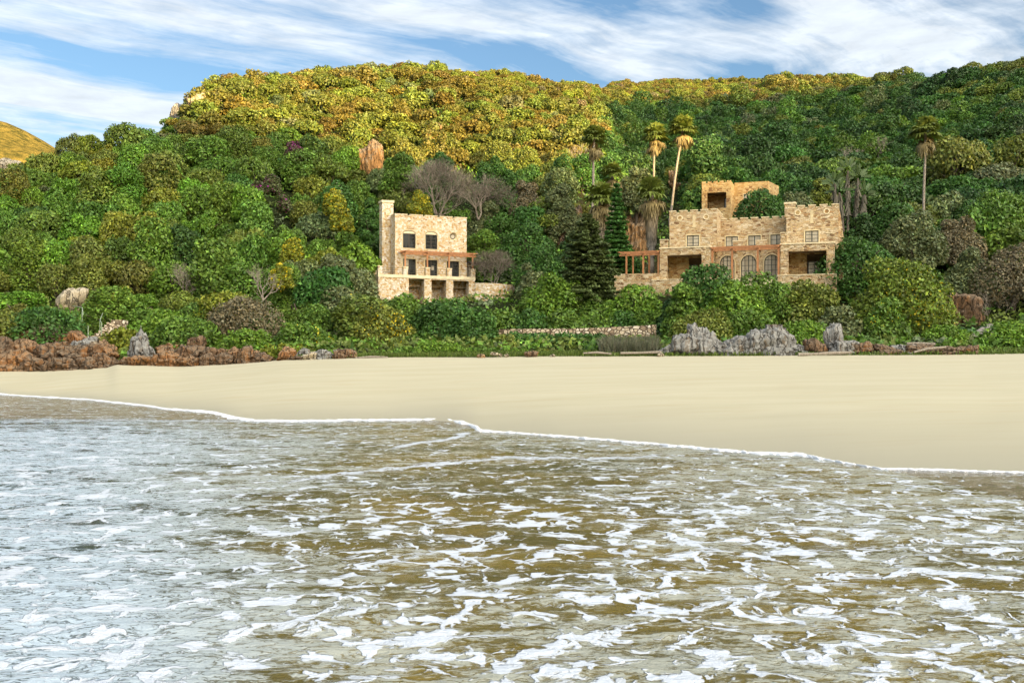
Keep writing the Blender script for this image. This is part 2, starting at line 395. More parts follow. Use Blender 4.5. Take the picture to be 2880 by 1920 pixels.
PROF = {   # px: [(distance, photo row of the bare ground) or (distance, 'z', height)]
 -900: [(95, 950), (110, 860), (130, 720), (150, 600), (170, 540), (185, 520)],
 -300: [(92, 950), (104, 880), (120, 740), (138, 610), (155, 540), (172, 505)],
 0: [(90, 950), (100, 880), (115, 740), (130, 620), (145, 540), (160, 500)],
 110: [(90, 955), (100, 880), (115, 740), (130, 610), (145, 510), (156, 478)],
 190: [(90, 960), (100, 880), (115, 740), (130, 590), (145, 480), (156, 448)],
 280: [(92, 955), (104, 860), (120, 690), (135, 550), (150, 440), (160, 412)],
 350: [(92, 950), (105, 850), (120, 690), (135, 550), (150, 430), (160, 384)],
 440: [(92, 950), (105, 855), (122, 685), (138, 525), (152, 400), (163, 345)],
 490: [(92, 950), (105, 860), (122, 680), (138, 515), (152, 380), (166, 300)],
 550: [(92, 950), (105, 860), (122, 680), (138, 510), (154, 350), (168, 250), (178, 235)],
 700: [(92, 950), (106, 860), (124, 670), (140, 500), (156, 350), (172, 240), (186, 212)],
 900: [(92, 952), (104, 890), (118, 760), (132, 610), (148, 460), (164, 320), (182, 225), (196, 198)],
 1010: [(92, 955), (102, 890), (112, 800), (122, 715), (133, 585), (147, 455), (165, 320), (184, 212), (200, 185)],
 1065: [(90, 962), (100, 900), (109, 850), (112, 'z', 11.3), (121, 'z', 12.2), (130, 680), (142, 550), (152, 455), (168, 320), (188, 208), (205, 182)],
 1220: [(90, 962), (100, 905), (109, 862), (112, 'z', 11.0), (122, 'z', 12.4), (131, 665), (142, 550), (152, 460), (168, 325), (188, 208), (206, 180)],
 1340: [(90, 964), (102, 895), (109, 855), (113, 'z', 10.4), (123, 'z', 13.0), (132, 655), (143, 545), (152, 465), (168, 330), (190, 215), (206, 188)],
 1440: [(90, 965), (104, 890), (114, 800), (125, 705), (136, 600), (148, 490), (168, 335), (190, 225), (206, 203)],
 1640: [(90, 965), (102, 890), (112, 800), (126, 690), (138, 560), (150, 470), (165, 380), (185, 300), (215, 240), (260, 216)],
 1700: [(90, 965), (102, 890), (113, 800), (128, 700), (145, 600), (165, 500), (195, 410), (235, 320), (280, 262), (320, 228)],
 1850: [(90, 960), (98, 920), (102, 'z', 9.2), (113, 'z', 10.2), (125, 735), (140, 650), (170, 530), (210, 425), (260, 330), (300, 265), (345, 228)],
 2000: [(90, 955), (96, 920), (99, 'z', 9.8), (114, 'z', 11.0), (122, 'z', 18.5), (138, 'z', 21.0), (160, 540), (200, 425), (250, 335), (300, 270), (345, 230)],
 2200: [(89, 950), (94, 920), (96, 'z', 9.8), (112, 'z', 11.5), (122, 'z', 18.2), (138, 'z', 21.5), (160, 525), (200, 410), (250, 330), (300, 262), (335, 224)],
 2390: [(88, 950), (95, 890), (102, 840), (112, 760), (125, 660), (145, 570), (175, 480), (210, 390), (250, 310), (290, 245), (312, 214)],
 2550: [(88, 950), (97, 870), (112, 740), (130, 610), (150, 515), (180, 415), (215, 325), (250, 250), (278, 212)],
 2740: [(87, 955), (96, 870), (110, 735), (130, 585), (155, 460), (180, 370), (210, 275), (240, 203)],
 2880: [(87, 960), (96, 870), (110, 730), (130, 570), (152, 440), (175, 340), (200, 245), (226, 170)],
 3100: [(87, 960), (96, 870), (110, 725), (130, 560), (152, 420), (175, 310), (200, 205), (226, 110)],
 3800: [(87, 960), (96, 870), (110, 720), (130, 550), (152, 400), (175, 280), (200, 160), (226, 50)],
}
TPX = np.arange(-900, 3801, 20.0)
TD = np.concatenate([np.linspace(0, 20, 15, endpoint=False) + 74, np.linspace(94, 140, 80, endpoint=False), np.linspace(140, 220, 80, endpoint=False),
                     np.linspace(220, 360, 70, endpoint=False), np.linspace(360, 1100, 30)])
_keys = sorted(PROF)
_cols = []
for k in _keys:
    b = back_d(k); zb = back_z(k)
    ds, zs = [b - 9, b - 3.0, b, b + 3.0], [zb - 4, zb - 0.6, zb - 0.05, zb + 0.3]
    for e in PROF[k]:
        low = 0.0 if len(e) == 3 else np.interp(k, [-900, 300, 360, 440, 490, 560, 700, 1450, 1660, 1750], [46, 46, 46, 62, 56, 36, 24, 16, 10, 2]) * np.clip((620 - e[1]) / 200, 0, 1)   # leave room for the tree crowns on the skyline
        ds.append(e[0]); zs.append(e[2] if len(e) == 3 else py2z(e[1] + low, e[0]))
    cd_, cz_ = ds[-1], zs[-1]
    ds += [cd_ + 25, cd_ + 120, 1200]; zs += [cz_ + 1.5, cz_ * 0.9, cz_ * 0.35]
    _cols.append(np.interp(TD, ds, zs))
_cols = np.array(_cols)
TZ = np.stack([np.interp(TPX, _keys, _cols[:, j]) for j in range(len(TD))], 1)
_k = np.exp(-0.5 * (np.arange(-3, 4) / 1.2) ** 2); _k /= _k.sum()
_pad = np.pad(TZ, ((3, 3), (0, 0)), mode='edge')
TZ = sum(_k[i] * _pad[i:i + len(TPX)] for i in range(7))
_PX, _D = np.meshgrid(TPX, TD, indexing='ij')
_X = (_PX - 1440) / FOC * _D
_ns = fbm(np.stack([_X.ravel() / 14, _D.ravel() / 14, np.zeros(_X.size)], 1), 4).reshape(_X.shape)
_up = np.clip((_D - back_d(_PX) - 4) / 25, 0, 1)
TZ = TZ + _ns * 1.3 * _up
# ribs and gullies running down the sunlit spur
_rib = fbm(np.stack([_X.ravel() / 8.5, _D.ravel() / 60, np.full(_X.size, 4.0)], 1), 2).reshape(_X.shape)
TZ = TZ + 3.2 * (np.abs(_rib) * 1.6 - 0.5) * np.clip((_PX - 750) / 200, 0, 1) * np.clip((1760 - _PX) / 120, 0, 1) * np.clip((_D - 140) / 12, 0, 1) * np.clip((190 - _D) / 22, 0, 1)
# level ground cut for the houses
A_S = math.atan2(3.4, 7.93); O_S = (-13.16, 112.0)         # small house: front corner and turn of its front
A_C = -R(19); O_C = (16.76, 106.0)                        # castle-like house
O_U = (24.4, 128.0)                                       # upper house, same turn
def to_local(X, Y, o, a):
    dx, dy = X - o[0], Y - o[1]
    return dx * math.cos(a) + dy * math.sin(a), -dx * math.sin(a) + dy * math.cos(a)
def pad(o, a, u0, u1, w0, w1, z, soft):
    global TZ
    u, v = to_local(_X, _D, o, a)
    dist = np.hypot(np.maximum(np.maximum(u0 - u, u - u1), 0), np.maximum(np.maximum(w0 - v, v - w1), 0))
    k = np.clip(1 - dist / soft, 0, 1); k = k * k * (3 - 2 * k)
    TZ = TZ * (1 - k) + np.minimum(TZ, z) * k
pad(O_S, A_S, -2.7, 9.3, -6, 0.0, 8.2, 3.0)
pad(O_S, A_S, -2.7, 14.5, 0.5, 8, 11.2, 2.5)
pad(O_C, A_C, -6, 18, -7, -3, 8.8, 3.0)
pad(O_C, A_C, -6, 18, -3, 9, 10.2, 3.0)
pad(O_U, A_C, -1, 10, -1, 9, 19.0, 3.0)
def ground(X, Y):
    """height of the land at a place"""
    X = np.asarray(X, float); Y = np.asarray(Y, float)
    px = np.clip(X / Y * FOC + 1440, TPX[0], TPX[-1] - 1e-6)
    i = np.minimum(((px - TPX[0]) / 20).astype(int), len(TPX) - 2); f = (px - TPX[i]) / 20
    d = np.clip(Y, TD[0], TD[-1] - 1e-6)
    j = np.clip(np.searchsorted(TD, d, side='right') - 1, 0, len(TD) - 2); g = (d - TD[j]) / (TD[j + 1] - TD[j])
    return (TZ[i, j] * (1 - f) * (1 - g) + TZ[i + 1, j] * f * (1 - g) + TZ[i, j + 1] * (1 - f) * g + TZ[i + 1, j + 1] * f * g)

def grid_faces(a, b):
    i, j = np.meshgrid(np.arange(a - 1), np.arange(b - 1), indexing='ij'); q = (i * b + j).ravel()
    return np.stack([q, q + b, q + b + 1, q + 1], 1)

m, t = new_mat("scrubby_soil")
co = t.n('ShaderNodeTexCoord').outputs['Object']
n = t.noise(co, 0.6, 6, 0.65); n2_ = t.noise(co, 0.07, 3, 0.5)
c = t.mix(t.rng(n, 0.35, 0.65), (0.014, 0.020, 0.007), (0.030, 0.038, 0.014))  # near-black ground colour paints in the shade of gaps between crowns
c = t.mix(t.rng(n2_, 0.55, 0.7), c, (0.050, 0.040, 0.018))
out(t, pbsdf(t, c, 1.0, t.bump(n, 1.0, 0.6), 0.05).outputs[0]); M['soil'] = m
hill = link("hillside", mesh_np("hillside", np.stack([_X, _D, TZ], 2).reshape(-1, 3), grid_faces(len(TPX), len(TD)), smooth=True), M['soil'])
tag(hill, "steep bush-covered hillside rising behind the beach", "hillside", kind="structure")

# distant hill beyond the left slope
fx, fy = np.meshgrid(np.linspace(-520, 40, 90), np.linspace(400, 760, 60), indexing='ij')
def far_h(x, y):
    crest = np.interp(x / y * FOC + 1440, [-2200, -1200, -500, 0, 60, 120, 180, 260, 400, 700], [0.34, 0.32, 0.27, 0.232, 0.226, 0.215, 0.203, 0.186, 0.15, 0.10]) * 520
    return 2.5 + crest * (1 - np.clip(np.abs(y - 520) / 190, 0, 1) ** 1.6)
fz = far_h(fx, fy) + fbm(np.stack([fx.ravel() / 30, fy.ravel() / 30, fx.ravel() * 0], 1), 4).reshape(fx.shape) * 3.0
m, t = new_mat("dry_heath")
co = t.n('ShaderNodeTexCoord').outputs['Object']
n = t.noise(co, 0.22, 6, 0.7)
c = t.mix(t.rng(n, 0.35, 0.65), (0.055, 0.055, 0.014), (0.20, 0.15, 0.035))
out(t, pbsdf(t, c, 1.0, t.bump(n, 1.0, 3.0), 0.05).outputs[0]); M['heath'] = m
fh = link("distant_hill", mesh_np("distant_hill", np.stack([fx, fy, fz], 2).reshape(-1, 3), grid_faces(90, 60), smooth=True), M['heath'])
tag(fh, "golden heath-covered hill far off beyond the left slope", "hill", kind="structure")

# headland across the bay: the low sun stands just above it and its shadow lies over the beach and the foot of the slope
RID = [(-1500, 150), (-600, 200), (0, 214), (300, 222), (560, 220), (640, 221), (668, 219), (678, 215), (689, 207), (696, 200), (735, 194), (762, 225), (800, 258), (853, 273), (915, 281), (1000, 300), (1300, 345), (2200, 360), (3500, 200)]
hx, hy = np.meshgrid(np.linspace(-1500, 3500, 500), np.linspace(-1700, -560, 50), indexing='ij')
rz_ = np.interp(hx + 0.75 * (hy + 800), [p[0] for p in RID], [p[1] for p in RID])
prof = np.where(hy > -800, np.clip((-560 - hy) / 240, 0, 1) ** 1.2, 1 - np.clip((-800 - hy) / 700, 0, 1) ** 1.0)
rough_ = fbm(np.stack([hx.ravel() / 60, hy.ravel() / 60, hx.ravel() * 0], 1), 4).reshape(hx.shape)
hz = rz_ * prof + rough_ * 2.0 * np.clip(np.abs(hy + 800) / 80, 0.3, 1) - 2
tag(link("headland", mesh_np("headland", np.stack([hx, hy, hz], 2).reshape(-1, 3), grid_faces(500, 50), smooth=True), M['heath']), "long scrub-covered headland across the bay", "headland", kind="structure")

# ------------------------------------------------------------------ beach
EDGE_PX = [-900, -100, 0, 45, 240, 400, 470, 560, 610, 680, 720, 830, 1000, 1150, 1260, 1300, 1330, 1345, 1352, 1440, 1600, 1850, 2000, 2120, 2250, 2290, 2400, 2480, 2600, 2880, 3000, 3800]
EDGE_PY = [1090, 1098, 1107, 1112, 1123, 1139, 1150, 1156, 1160, 1177, 1182, 1184, 1182, 1181, 1181, 1187, 1197, 1206, 1212, 1217, 1229, 1250, 1264, 1275, 1278, 1288, 1307, 1320, 1322, 1331, 1333, 1340]
def edge_d(px): return CAM_H * FOC / (np.interp(px, EDGE_PX, EDGE_PY) - HOR)
def smooth_edge_d(px):
    return np.mean([edge_d(px + o) for o in np.linspace(-220, 220, 15)], 0)
spx = np.concatenate([np.linspace(-3000, -320, 20), np.arange(-300, 3200, 10.0), np.linspace(3220, 6000, 20)])
def sand_z(px, d):
    e = smooth_edge_d(px); b = back_d(px); zb = back_z(px)
    tt = np.clip((d - e) / (b - e), -3, 1.5)
    up_ = zb * np.sign(tt) * np.abs(tt) ** 1.08
    return np.where(tt < 0, np.maximum(tt * 0.9, -1.0), up_) - 0.03
tt = np.concatenate([np.linspace(2.5, 20, 20, endpoint=False), np.linspace(20, 84, 110, endpoint=False), np.linspace(84, 90, 8)])
sp_, sd_ = np.meshgrid(spx, tt, indexing='ij')
sx_ = (sp_ - 1440) / FOC * sd_
sz_ = sand_z(sp_, np.minimum(sd_, back_d(sp_) + 0.5))
sz_ += 0.03 * fbm(np.stack([sx_.ravel() / 6, sd_.ravel() / 3, sx_.ravel() * 0], 1), 3).reshape(sx_.shape) * np.clip((sd_ - edge_d(sp_)) / 5, 0, 1)
m, t = new_mat("smooth_beach_sand")
co = t.n('ShaderNodeTexCoord').outputs['Object']
nf = t.noise(co, 45.0, 3, 0.7)
nb = t.noise(t.map(co, scale=(0.10, 0.5, 1)), 1.0, 5, 0.6)
nc = t.noise(t.map(co, scale=(0.25, 1.6, 1)), 1.0, 4, 0.6)
c = t.mix(t.rng(nb, 0.3, 0.7), SAND_A, SAND_B)
c = t.mix(t.m('MULTIPLY', t.rng(nc, 0.52, 0.72), 0.55), c, (0.40, 0.335, 0.215))
c = t.mix(t.m('MULTIPLY', t.rng(nf, 0.3, 0.7), 0.12), c, (0.38, 0.32, 0.20))
wet = t.n('ShaderNodeAttribute'); wet.attribute_name = 'wet'
c = t.mix(wet.outputs['Fac'], c, (0.335, 0.310, 0.225))
rgh = t.m('MULTIPLY_ADD', wet.outputs['Fac'], -0.45, 0.95)
out(t, pbsdf(t, c, rgh, t.bump(t.m('ADD', nc, t.m('MULTIPLY', nf, 0.2)), 0.12, 0.05), 0.2).outputs[0]); M['sand'] = m
wet_ = np.clip(1 - (sd_ - edge_d(sp_)) / (0.32 * (back_d(sp_) - edge_d(sp_))), 0, 1) ** 1.3
sand = link("beach", mesh_np("beach", np.stack([sx_, sd_, sz_], 2).reshape(-1, 3), grid_faces(len(spx), len(tt)), smooth=True, attrs={'wet': wet_.ravel()}), M['sand'])
tag(sand, "smooth pale empty sand beach", "beach", kind="structure")

# ------------------------------------------------------------------ buildings
def settle(root, base):
    """put a house's Empty on the ground without moving its parts"""
    root.location.z = base
    for o in root.children: o.location.z -= base
    return root

def ring(mb, uc, zc, r0, r1, w0, w1, n=20):
    """flat ring (outer r0 at depth w0, inner r1 at depth w1) and its outer rim"""
    an = [2 * math.pi * k / n for k in range(n)]
    vs = [(uc + r * math.cos(a), w, zc + r * math.sin(a)) for r, w in ((r0, w0), (r1, w1)) for a in an]
    return mb.add(vs, [(k, n + k, n + (k + 1) % n, (k + 1) % n) for k in range(n)])
def disc(mb, uc, zc, r, w, n=20):
    return mb.add([(uc + r * math.cos(2 * math.pi * k / n), w, zc + r * math.sin(2 * math.pi * k / n)) for k in range(n)], [tuple(range(n))])
def round_fill(mb, uc, zc, half, r, w0, w1, n=32):
    """square plate with a round hole"""
    for k in range(n):
        p = []
        for a in (2 * math.pi * k / n, 2 * math.pi * (k + 1) / n):
            c, s = math.cos(a), math.sin(a); q = half / max(abs(c), abs(s))
            p.append(((uc + r * c, zc + r * s), (uc + q * c, zc + q * s)))
        (a0, b0), (a1, b1) = p
        mb.add([(a0[0], w0, a0[1]), (b0[0], w0, b0[1]), (b1[0], w0, b1[1]), (a1[0], w0, a1[1])], [(0, 1, 2, 3)])
        mb.add([(a0[0], w0, a0[1]), (a1[0], w0, a1[1]), (a1[0], w1, a1[1]), (a0[0], w1, a0[1])], [(0, 1, 2, 3)])

def window(root, u0, u1, z0, z1, w, cols, rows, fm, pm, name='window', sur=0.12, arch=0.0, hood=0.0, mull=0.05):
    """a window or glazed door set in its opening: frame with bars (part), pane and plaster surround (sub-parts)"""
    f = MB(); t_ = 0.075; zs = z1 - arch; um, a = (u0 + u1) / 2, (u1 - u0) / 2
    y0, y1 = w + 0.10, w + 0.17
    zt = z1 - hood
    f.box(u0, u0 + t_, y0, y1, z0, zs - hood if arch else zt); f.box(u1 - t_, u1, y0, y1, z0, zs - hood if arch else zt)
    f.box(u0 + t_, u1 - t_, y0, y1, z0, z0 + t_)
    arc = lambda r, q: [(um + (a - r) * math.cos(x), zs + (arch - r) * math.sin(x)) for x in np.linspace(0, math.pi, q)]
    if arch and not hood:
        o_, i_ = arc(0, 15), arc(t_, 15)
        for k in range(14): f.prism([o_[k], o_[k + 1], i_[k + 1], i_[k]], y0, y1)
    else: f.box(u0 + t_, u1 - t_, y0, y1, zt - t_, zt)
    top = lambda x: zs + arch * math.sqrt(max(0, 1 - ((x - um) / a) ** 2)) if arch and not hood else zt
    for i in range(1, cols):
        x = u0 + (u1 - u0) * i / cols; b = mull * (1.8 if cols % 2 == 0 and i == cols // 2 else 1)
        f.box(x - b / 2, x + b / 2, y0 + 0.004, y1 - 0.004, z0 + t_, top(x) - 0.03)
    for j in range(1, rows):
        z = z0 + (zt - z0) * j / rows; hw = a if z < zs or not arch else a * math.sqrt(max(0.02, 1 - ((z - zs) / max(arch, 1e-3)) ** 2))
        f.box(um - hw + t_ * 0.6, um + hw - t_ * 0.6, y0 + 0.010, y1 - 0.010, z - mull * 0.4, z + mull * 0.4)
    if arch and hood:
        for k in range(14):
            x0, x1 = math.pi * k / 14, math.pi * (k + 1) / 14; q = lambda r, x: (um + (a - r) * math.cos(x), zs + (arch - r) * math.sin(x))
            f.prism([q(0, x0), q(0, x1), q(0.06, x1), q(0.06, x0)], w + 0.03, w + 0.058)
    fo = f.build(name, fm, root)
    g = MB()
    poly = [(u0 + 0.02, z0 + 0.02), (u1 - 0.02, z0 + 0.02)]
    poly += [(um + (a - 0.02) * math.cos(x), zs + (arch - 0.02) * math.sin(x)) for x in np.linspace(0, math.pi, 15)] if arch and not hood else [(u1 - 0.02, zt - 0.02), (u0 + 0.02, zt - 0.02)]
    g.prism(poly, w + 0.13, w + 0.15)
    g.build('pane', pm, fo)
    if sur:
        s = MB(); y2, y3 = w - 0.03, w + 0.12
        s.box(u0 - sur, u0 + 0.0, y2, y3, z0, zs if arch else z1); s.box(u1, u1 + sur, y2, y3, z0, zs if arch else z1)
        if z0 > 12.0 or name == 'window': s.box(u0 - sur, u1 + sur, y2 - 0.03, y3, z0 - sur, z0 - 0.002)
        if arch:
            for k in range(14):
                x0, x1 = math.pi * k / 14, math.pi * (k + 1) / 14
                q = lambda r, x: (um + (a + r) * math.cos(x), zs + (arch + r) * math.sin(x))
                s.prism([q(0, x0), q(sur, x0), q(sur, x1), q(0, x1)], y2, y3)
        else: s.box(u0 - sur, u1 + sur, y2, y3, z1 + 0.002, z1 + sur)
        s.build('surround', M['plaster'], fo)
        if hood:                                           # cream lunette over the glass
            h = MB(); h.prism([(u0, zt + 0.002), (u1, zt + 0.002)] + [(um + a * math.cos(x), zs + arch * math.sin(x)) for x in np.linspace(0, math.pi, 13)][1:-1], w + 0.06, w + 0.16)
            h.build('lunette', M['coping'], fo)
    return fo

def battlement(root, mb_wall, cap, axis, a0, a1, spans, c0, c1, zl, zh, over=0.05, th=0.09):
    """merlons of stone along a wall top with a cream coping over merlons and gaps. axis 'u' runs along the front, 'w' along a side"""
    def bx(mb, p, q, r0, r1, za, zb):
        mb.box(p, q, r0, r1, za, zb) if axis == 'u' else mb.box(r0, r1, p, q, za, zb)
    for p, q in spans:
        bx(mb_wall, p, q, c0, c1, zl + 0.002, zh - th)
        bx(cap, p - over, q + over, c0 - over, c1 + over, zh - th, zh)
    e = a0
    for p, q in list(spans) + [(a1, a1)]:
        if p - over - e > 0.08: bx(cap, e + 0.0, p - over - 0.002, c0 - over, c1 + over, zl, zl + th * 0.8)
        e = q + over + 0.002

def pergola(root, name, posts, zb, zt, w_front, w_back, slat_n, u0, u1, wd=0.17, own=None, back_posts=()):
    """red-brown timber pergola: posts, a front beam, cross beams and long slats; returns the part (or thing) that holds them"""
    p = MB()
    p.box(u0, u1, w_front - wd / 2, w_front + wd / 2, zt - 0.20, zt)
    po = p.build(name, M['wood'], root) if own is None else own
    if own is not None: p.build('beam', M['wood'], own)
    for i, u in enumerate(posts):
        b = MB(); b.box(u - wd / 2, u + wd / 2, w_front - wd / 2 + 0.003, w_front + wd / 2 - 0.003, zb, zt - 0.20); b.build('post', M['wood'], po)
        b = MB(); b.box(u - wd * 0.4, u + wd * 0.4, w_front - 0.35, w_back, zt + 0.002, zt + 0.17); b.build('cross_beam', M['wood'], po)
    for u in back_posts:
        b = MB(); b.box(u - wd / 2, u + wd / 2, w_back - wd, w_back - 0.01, zb, zt); b.build('post', M['wood'], po)
    s = MB()
    for k in range(slat_n):
        y = w_front - 0.25 + (w_back - w_front + 0.15) * k / (slat_n - 1)
        s.box(u0 - 0.12, u1 + 0.12, y - 0.035, y + 0.035, zt + 0.172, zt + 0.25)
    s.build('slats', M['wood'], po)
    return po

# ---- small stone house
H1 = empty("stone_house", (*O_S, 0), A_S)
tag(H1, "tall narrow pale stone house with a chimney and two arched windows above a terrace", "house")
wl = MB()
holes = [(0.92, 2.42, 14.86, 16.88), (3.58, 5.02, 14.85, 16.88), (0.92, 2.44, 11.75, 13.65), (3.56, 5.02, 11.75, 13.62), (6.17, 7.67, 11.75, 13.58), (6.40, 7.50, 15.89, 16.99)]
wl.wall(0, 8.6, 10.5, 18.46, 0, 0.4, holes)
for h in holes[:2]: wl.arch_fill(h[0], h[1], 16.54, 16.88, 0, 0.4)
round_fill(wl, 6.95, 16.44, 0.55, 0.46, 0, 0.4)
wl.box(0.002, 0.4, 0.402, 6.5, 10.5, 18.46); wl.box(8.2, 8.598, 0.402, 6.5, 10.5, 18.46); wl.box(0.402, 8.198, 6.1, 6.5, 10.5, 18.46)
cp = MB()
sp_u = [(0.0, 1.45), (1.79, 3.26), (3.58, 5.02), (5.37, 6.84), (7.14, 8.6)]
battlement(H1, wl, cp, 'u', 0, 8.6, sp_u, 0, 0.4, 18.46, 18.70, 0.04, 0.08)
battlement(H1, wl, cp, 'w', 0.46, 6.5, [(0.46, 1.7), (2.1, 3.4), (3.8, 5.0), (5.4, 6.5)], 0.0, 0.4, 18.46, 18.70, 0.04, 0.08)
battlement(H1, wl, cp, 'w', 0.46, 6.5, [(0.46, 1.7), (2.1, 3.4), (3.8, 5.0), (5.4, 6.5)], 8.2, 8.6, 18.46, 18.70, 0.04, 0.08)
wl.build('wall', M['stone_small'], H1); cp.build('coping', M['coping'], H1)
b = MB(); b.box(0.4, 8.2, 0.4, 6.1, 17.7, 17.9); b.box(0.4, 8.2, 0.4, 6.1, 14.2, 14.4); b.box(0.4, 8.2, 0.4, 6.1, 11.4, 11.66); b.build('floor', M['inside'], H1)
b = MB(); b.box(-0.95, 0.38, 1.9, 3.1, 9.5, 20.02); ch = b.build('chimney', M['stone_small'], H1)
b = MB(); b.box(-0.72, 0.15, 2.1, 2.9, 20.022, 20.18); b.build('flue', M['metal_dark'], ch)
b = MB(); b.box(-0.92, 0.35, 1.93, 2.1, 20.022, 20.18); b.box(-0.92, -0.72, 2.1, 3.07, 20.022, 20.18); b.box(0.15, 0.35, 2.1, 3.07, 20.022, 20.18); b.box(-1.03, 0.46, 1.82, 3.18, 20.18, 20.42); b.build('cap', M['coping'], ch)
window(H1, 0.92, 2.42, 14.86, 16.88, 0, 2, 4, M['frame_brown'], M['pane_dark'], arch=0.34, hood=0.36, sur=0.10)
window(H1, 3.58, 5.02, 14.85, 16.88, 0, 2, 4, M['frame_brown'], M['pane_dark'], arch=0.34, hood=0.36, sur=0.10)
for (u0, u1, zt) in ((0.92, 2.44, 13.65), (3.56, 5.02, 13.62), (6.17, 7.67, 13.58)):
    dd = window(H1, u0, u1, 11.70, zt, 0, 2, 5, M['frame_brown'], M['pane_dark'], name='glazed_door', sur=0.11)
    b = MB(); x = (u0 + u1) / 2; b.box(x - 0.62, x - 0.06, 0.126, 0.134, 12.45, zt - 0.12) if u0 < 3 else b.box(x - 0.05, x + 0.35, 0.126, 0.134, 12.5, 12.95)
    if u0 < 6: b.build('blind', M['pane_blind'], dd)  # pale panel stands in for the bright light in the door glass
pf = MB(); ring(pf, 6.95, 16.44, 0.30, 0.24, 0.20, 0.18); ring(pf, 6.95, 16.44, 0.32, 0.30, 0.24, 0.20); po = pf.build('porthole', M['frame_brown'], H1)
b = MB(); disc(b, 6.95, 16.44, 0.245, 0.205); b.build('pane', M['pane_blind'], po)
b = MB(); ring(b, 6.95, 16.44, 0.50, 0.46, -0.02, -0.022); ring(b, 6.95, 16.44, 0.46, 0.31, -0.022, 0.24); ring(b, 6.95, 16.44, 0.50, 0.50, 0.01, -0.02); b.build('reveal', M['plaster'], po)
b = MB(); b.box(-2.45, 9.0, -1.8, -0.005, 11.34, 11.68); b.box(-2.45, -0.005, -0.003, 1.0, 11.34, 11.68); b.build('terrace', M['slab'], H1)
wl = MB()
wl.wall(-2.40, 8.95, 7.0, 11.338, -1.74, -0.95, [(1.07, 2.88, 7.4, 11.28), (3.74, 5.48, 7.4, 11.22), (6.33, 8.22, 7.4, 11.2)])
wl.box(-2.40, -2.0, -0.948, 1.0, 7.0, 11.338); wl.box(8.55, 8.95, -0.948, 1.5, 7.0, 11.338); wl.box(-1.998, 8.548, 0.6, 1.0, 7.0, 11.3)
wl.box(3.0, 3.4, -0.948, 0.598, 7.0, 11.3); wl.box(5.7, 6.1, -0.948, 0.598, 7.0, 11.3)
wl.build('undercroft_wall', M['stone_small'], H1)
for (u0, u1, w0) in ((-2.45, -1.95, -1.78), (0.45, 0.97, -1.78), (3.03, 3.56, -1.78), (5.61, 6.14, -1.78), (8.50, 9.0, -1.78), (-2.43, -1.98, 0.5)):
    b = MB(); b.box(u0, u1, w0, w0 + 0.48, 11.682, 12.50); pi = b.build('pier', M['stone_small'], H1)
    b = MB(); b.box(u0 - 0.03, u1 + 0.03, w0 - 0.03, w0 + 0.51, 12.50, 12.60); b.build('cap', M['coping'], pi)
b = MB()
for (u0, u1) in ((-1.95, 0.45), (0.97, 3.03), (3.56, 5.61), (6.14, 8.5)):
    for z in (11.95, 12.2, 12.45): b.box(u0, u1, -1.56, -1.535, z - 0.012, z + 0.012)
    b.box((u0 + u1) / 2 - 0.015, (u0 + u1) / 2 + 0.015, -1.53, -1.50, 11.68, 12.46)
b.build('railing', M['metal_dark'], H1)
pergola(H1, 'pergola', (0.71, 3.3, 5.88, 8.75), 12.602, 14.16, -1.54, -0.02, 6, 0.45, 9.15, 0.16)
b = MB(); b.wall(8.602, 9.75, 10.8, 13.5, 0.9, 1.2, [(8.75, 9.55, 11.75, 13.15)]); b.box(9.45, 9.75, 1.202, 3.0, 10.8, 13.5); pc = b.build('side_porch', M['stone_small'], H1)
b = MB(); b.box(8.61, 10.9, -0.1, 3.1, 13.502, 13.62); b.build('roof', M['metal_dark'], pc)
b = MB(); b.box(10.75, 10.83, 0.0, 0.08, 10.0, 13.5); b.build('post', M['metal_dark'], pc)
window(H1, 8.75, 9.55, 11.75, 13.15, 0.9, 2, 3, M['frame_brown'], M['pane_blind'], sur=0)  # pale blind glass stands in for lit panes here
settle(H1, 8.2)

def path_wall(name, pts, thick, mat, label, cat, coping=None):
    """free-standing wall along a line of (x, y, bottom, top)"""
    mb, cpb = MB(), MB(); n = len(pts); L = []
    for i, p in enumerate(pts):
        a, c = pts[max(i - 1, 0)], pts[min(i + 1, n - 1)]
        dx, dy = c[0] - a[0], c[1] - a[1]; q = math.hypot(dx, dy); nx, ny = -dy / q, dx / q
        L.append([(p[0] - nx * thick / 2, p[1] - ny * thick / 2), (p[0] + nx * thick / 2, p[1] + ny * thick / 2), p[2], p[3]])
    vs, fs = [], []
    for (f, k, zb, zt) in L: vs += [(*f, zb), (*k, zb), (*k, zt), (*f, zt)]
    for i in range(n - 1):
        a = 4 * i
        fs += [(a + j, a + 4 + j, a + 4 + (j + 1) % 4, a + (j + 1) % 4) for j in range(4)]
    fs += [(0, 1, 2, 3), (4 * n - 1, 4 * n - 2, 4 * n - 3, 4 * n - 4)]
    mb.add(vs, fs); o = mb.build(name, mat)
    tag(o, label, cat)
    return o
def wp(px, d, pyb, pyt):
    a, b_ = photo_pt(px, pyb, d), photo_pt(px, pyt, d); return (a.x, a.y, a.z, b_.z)
pts = [wp(1338, 109.9, 890, 796), wp(1365, 109.7, 890, 796), wp(1395, 109.9, 890, 797), wp(1420, 110.6, 890, 799), wp(1436, 111.6, 890, 801), wp(1447, 113.2, 890, 805), wp(1452, 115.5, 890, 812)]
path_wall("retaining_wall", pts, 0.45, M['stone_small'], "rounded honey stone retaining wall beside the tall narrow stone house", "wall")
pts = [wp(1012, 116.5, 840, 741), wp(1035, 116.0, 840, 741), wp(1058, 115.0, 840, 742)]
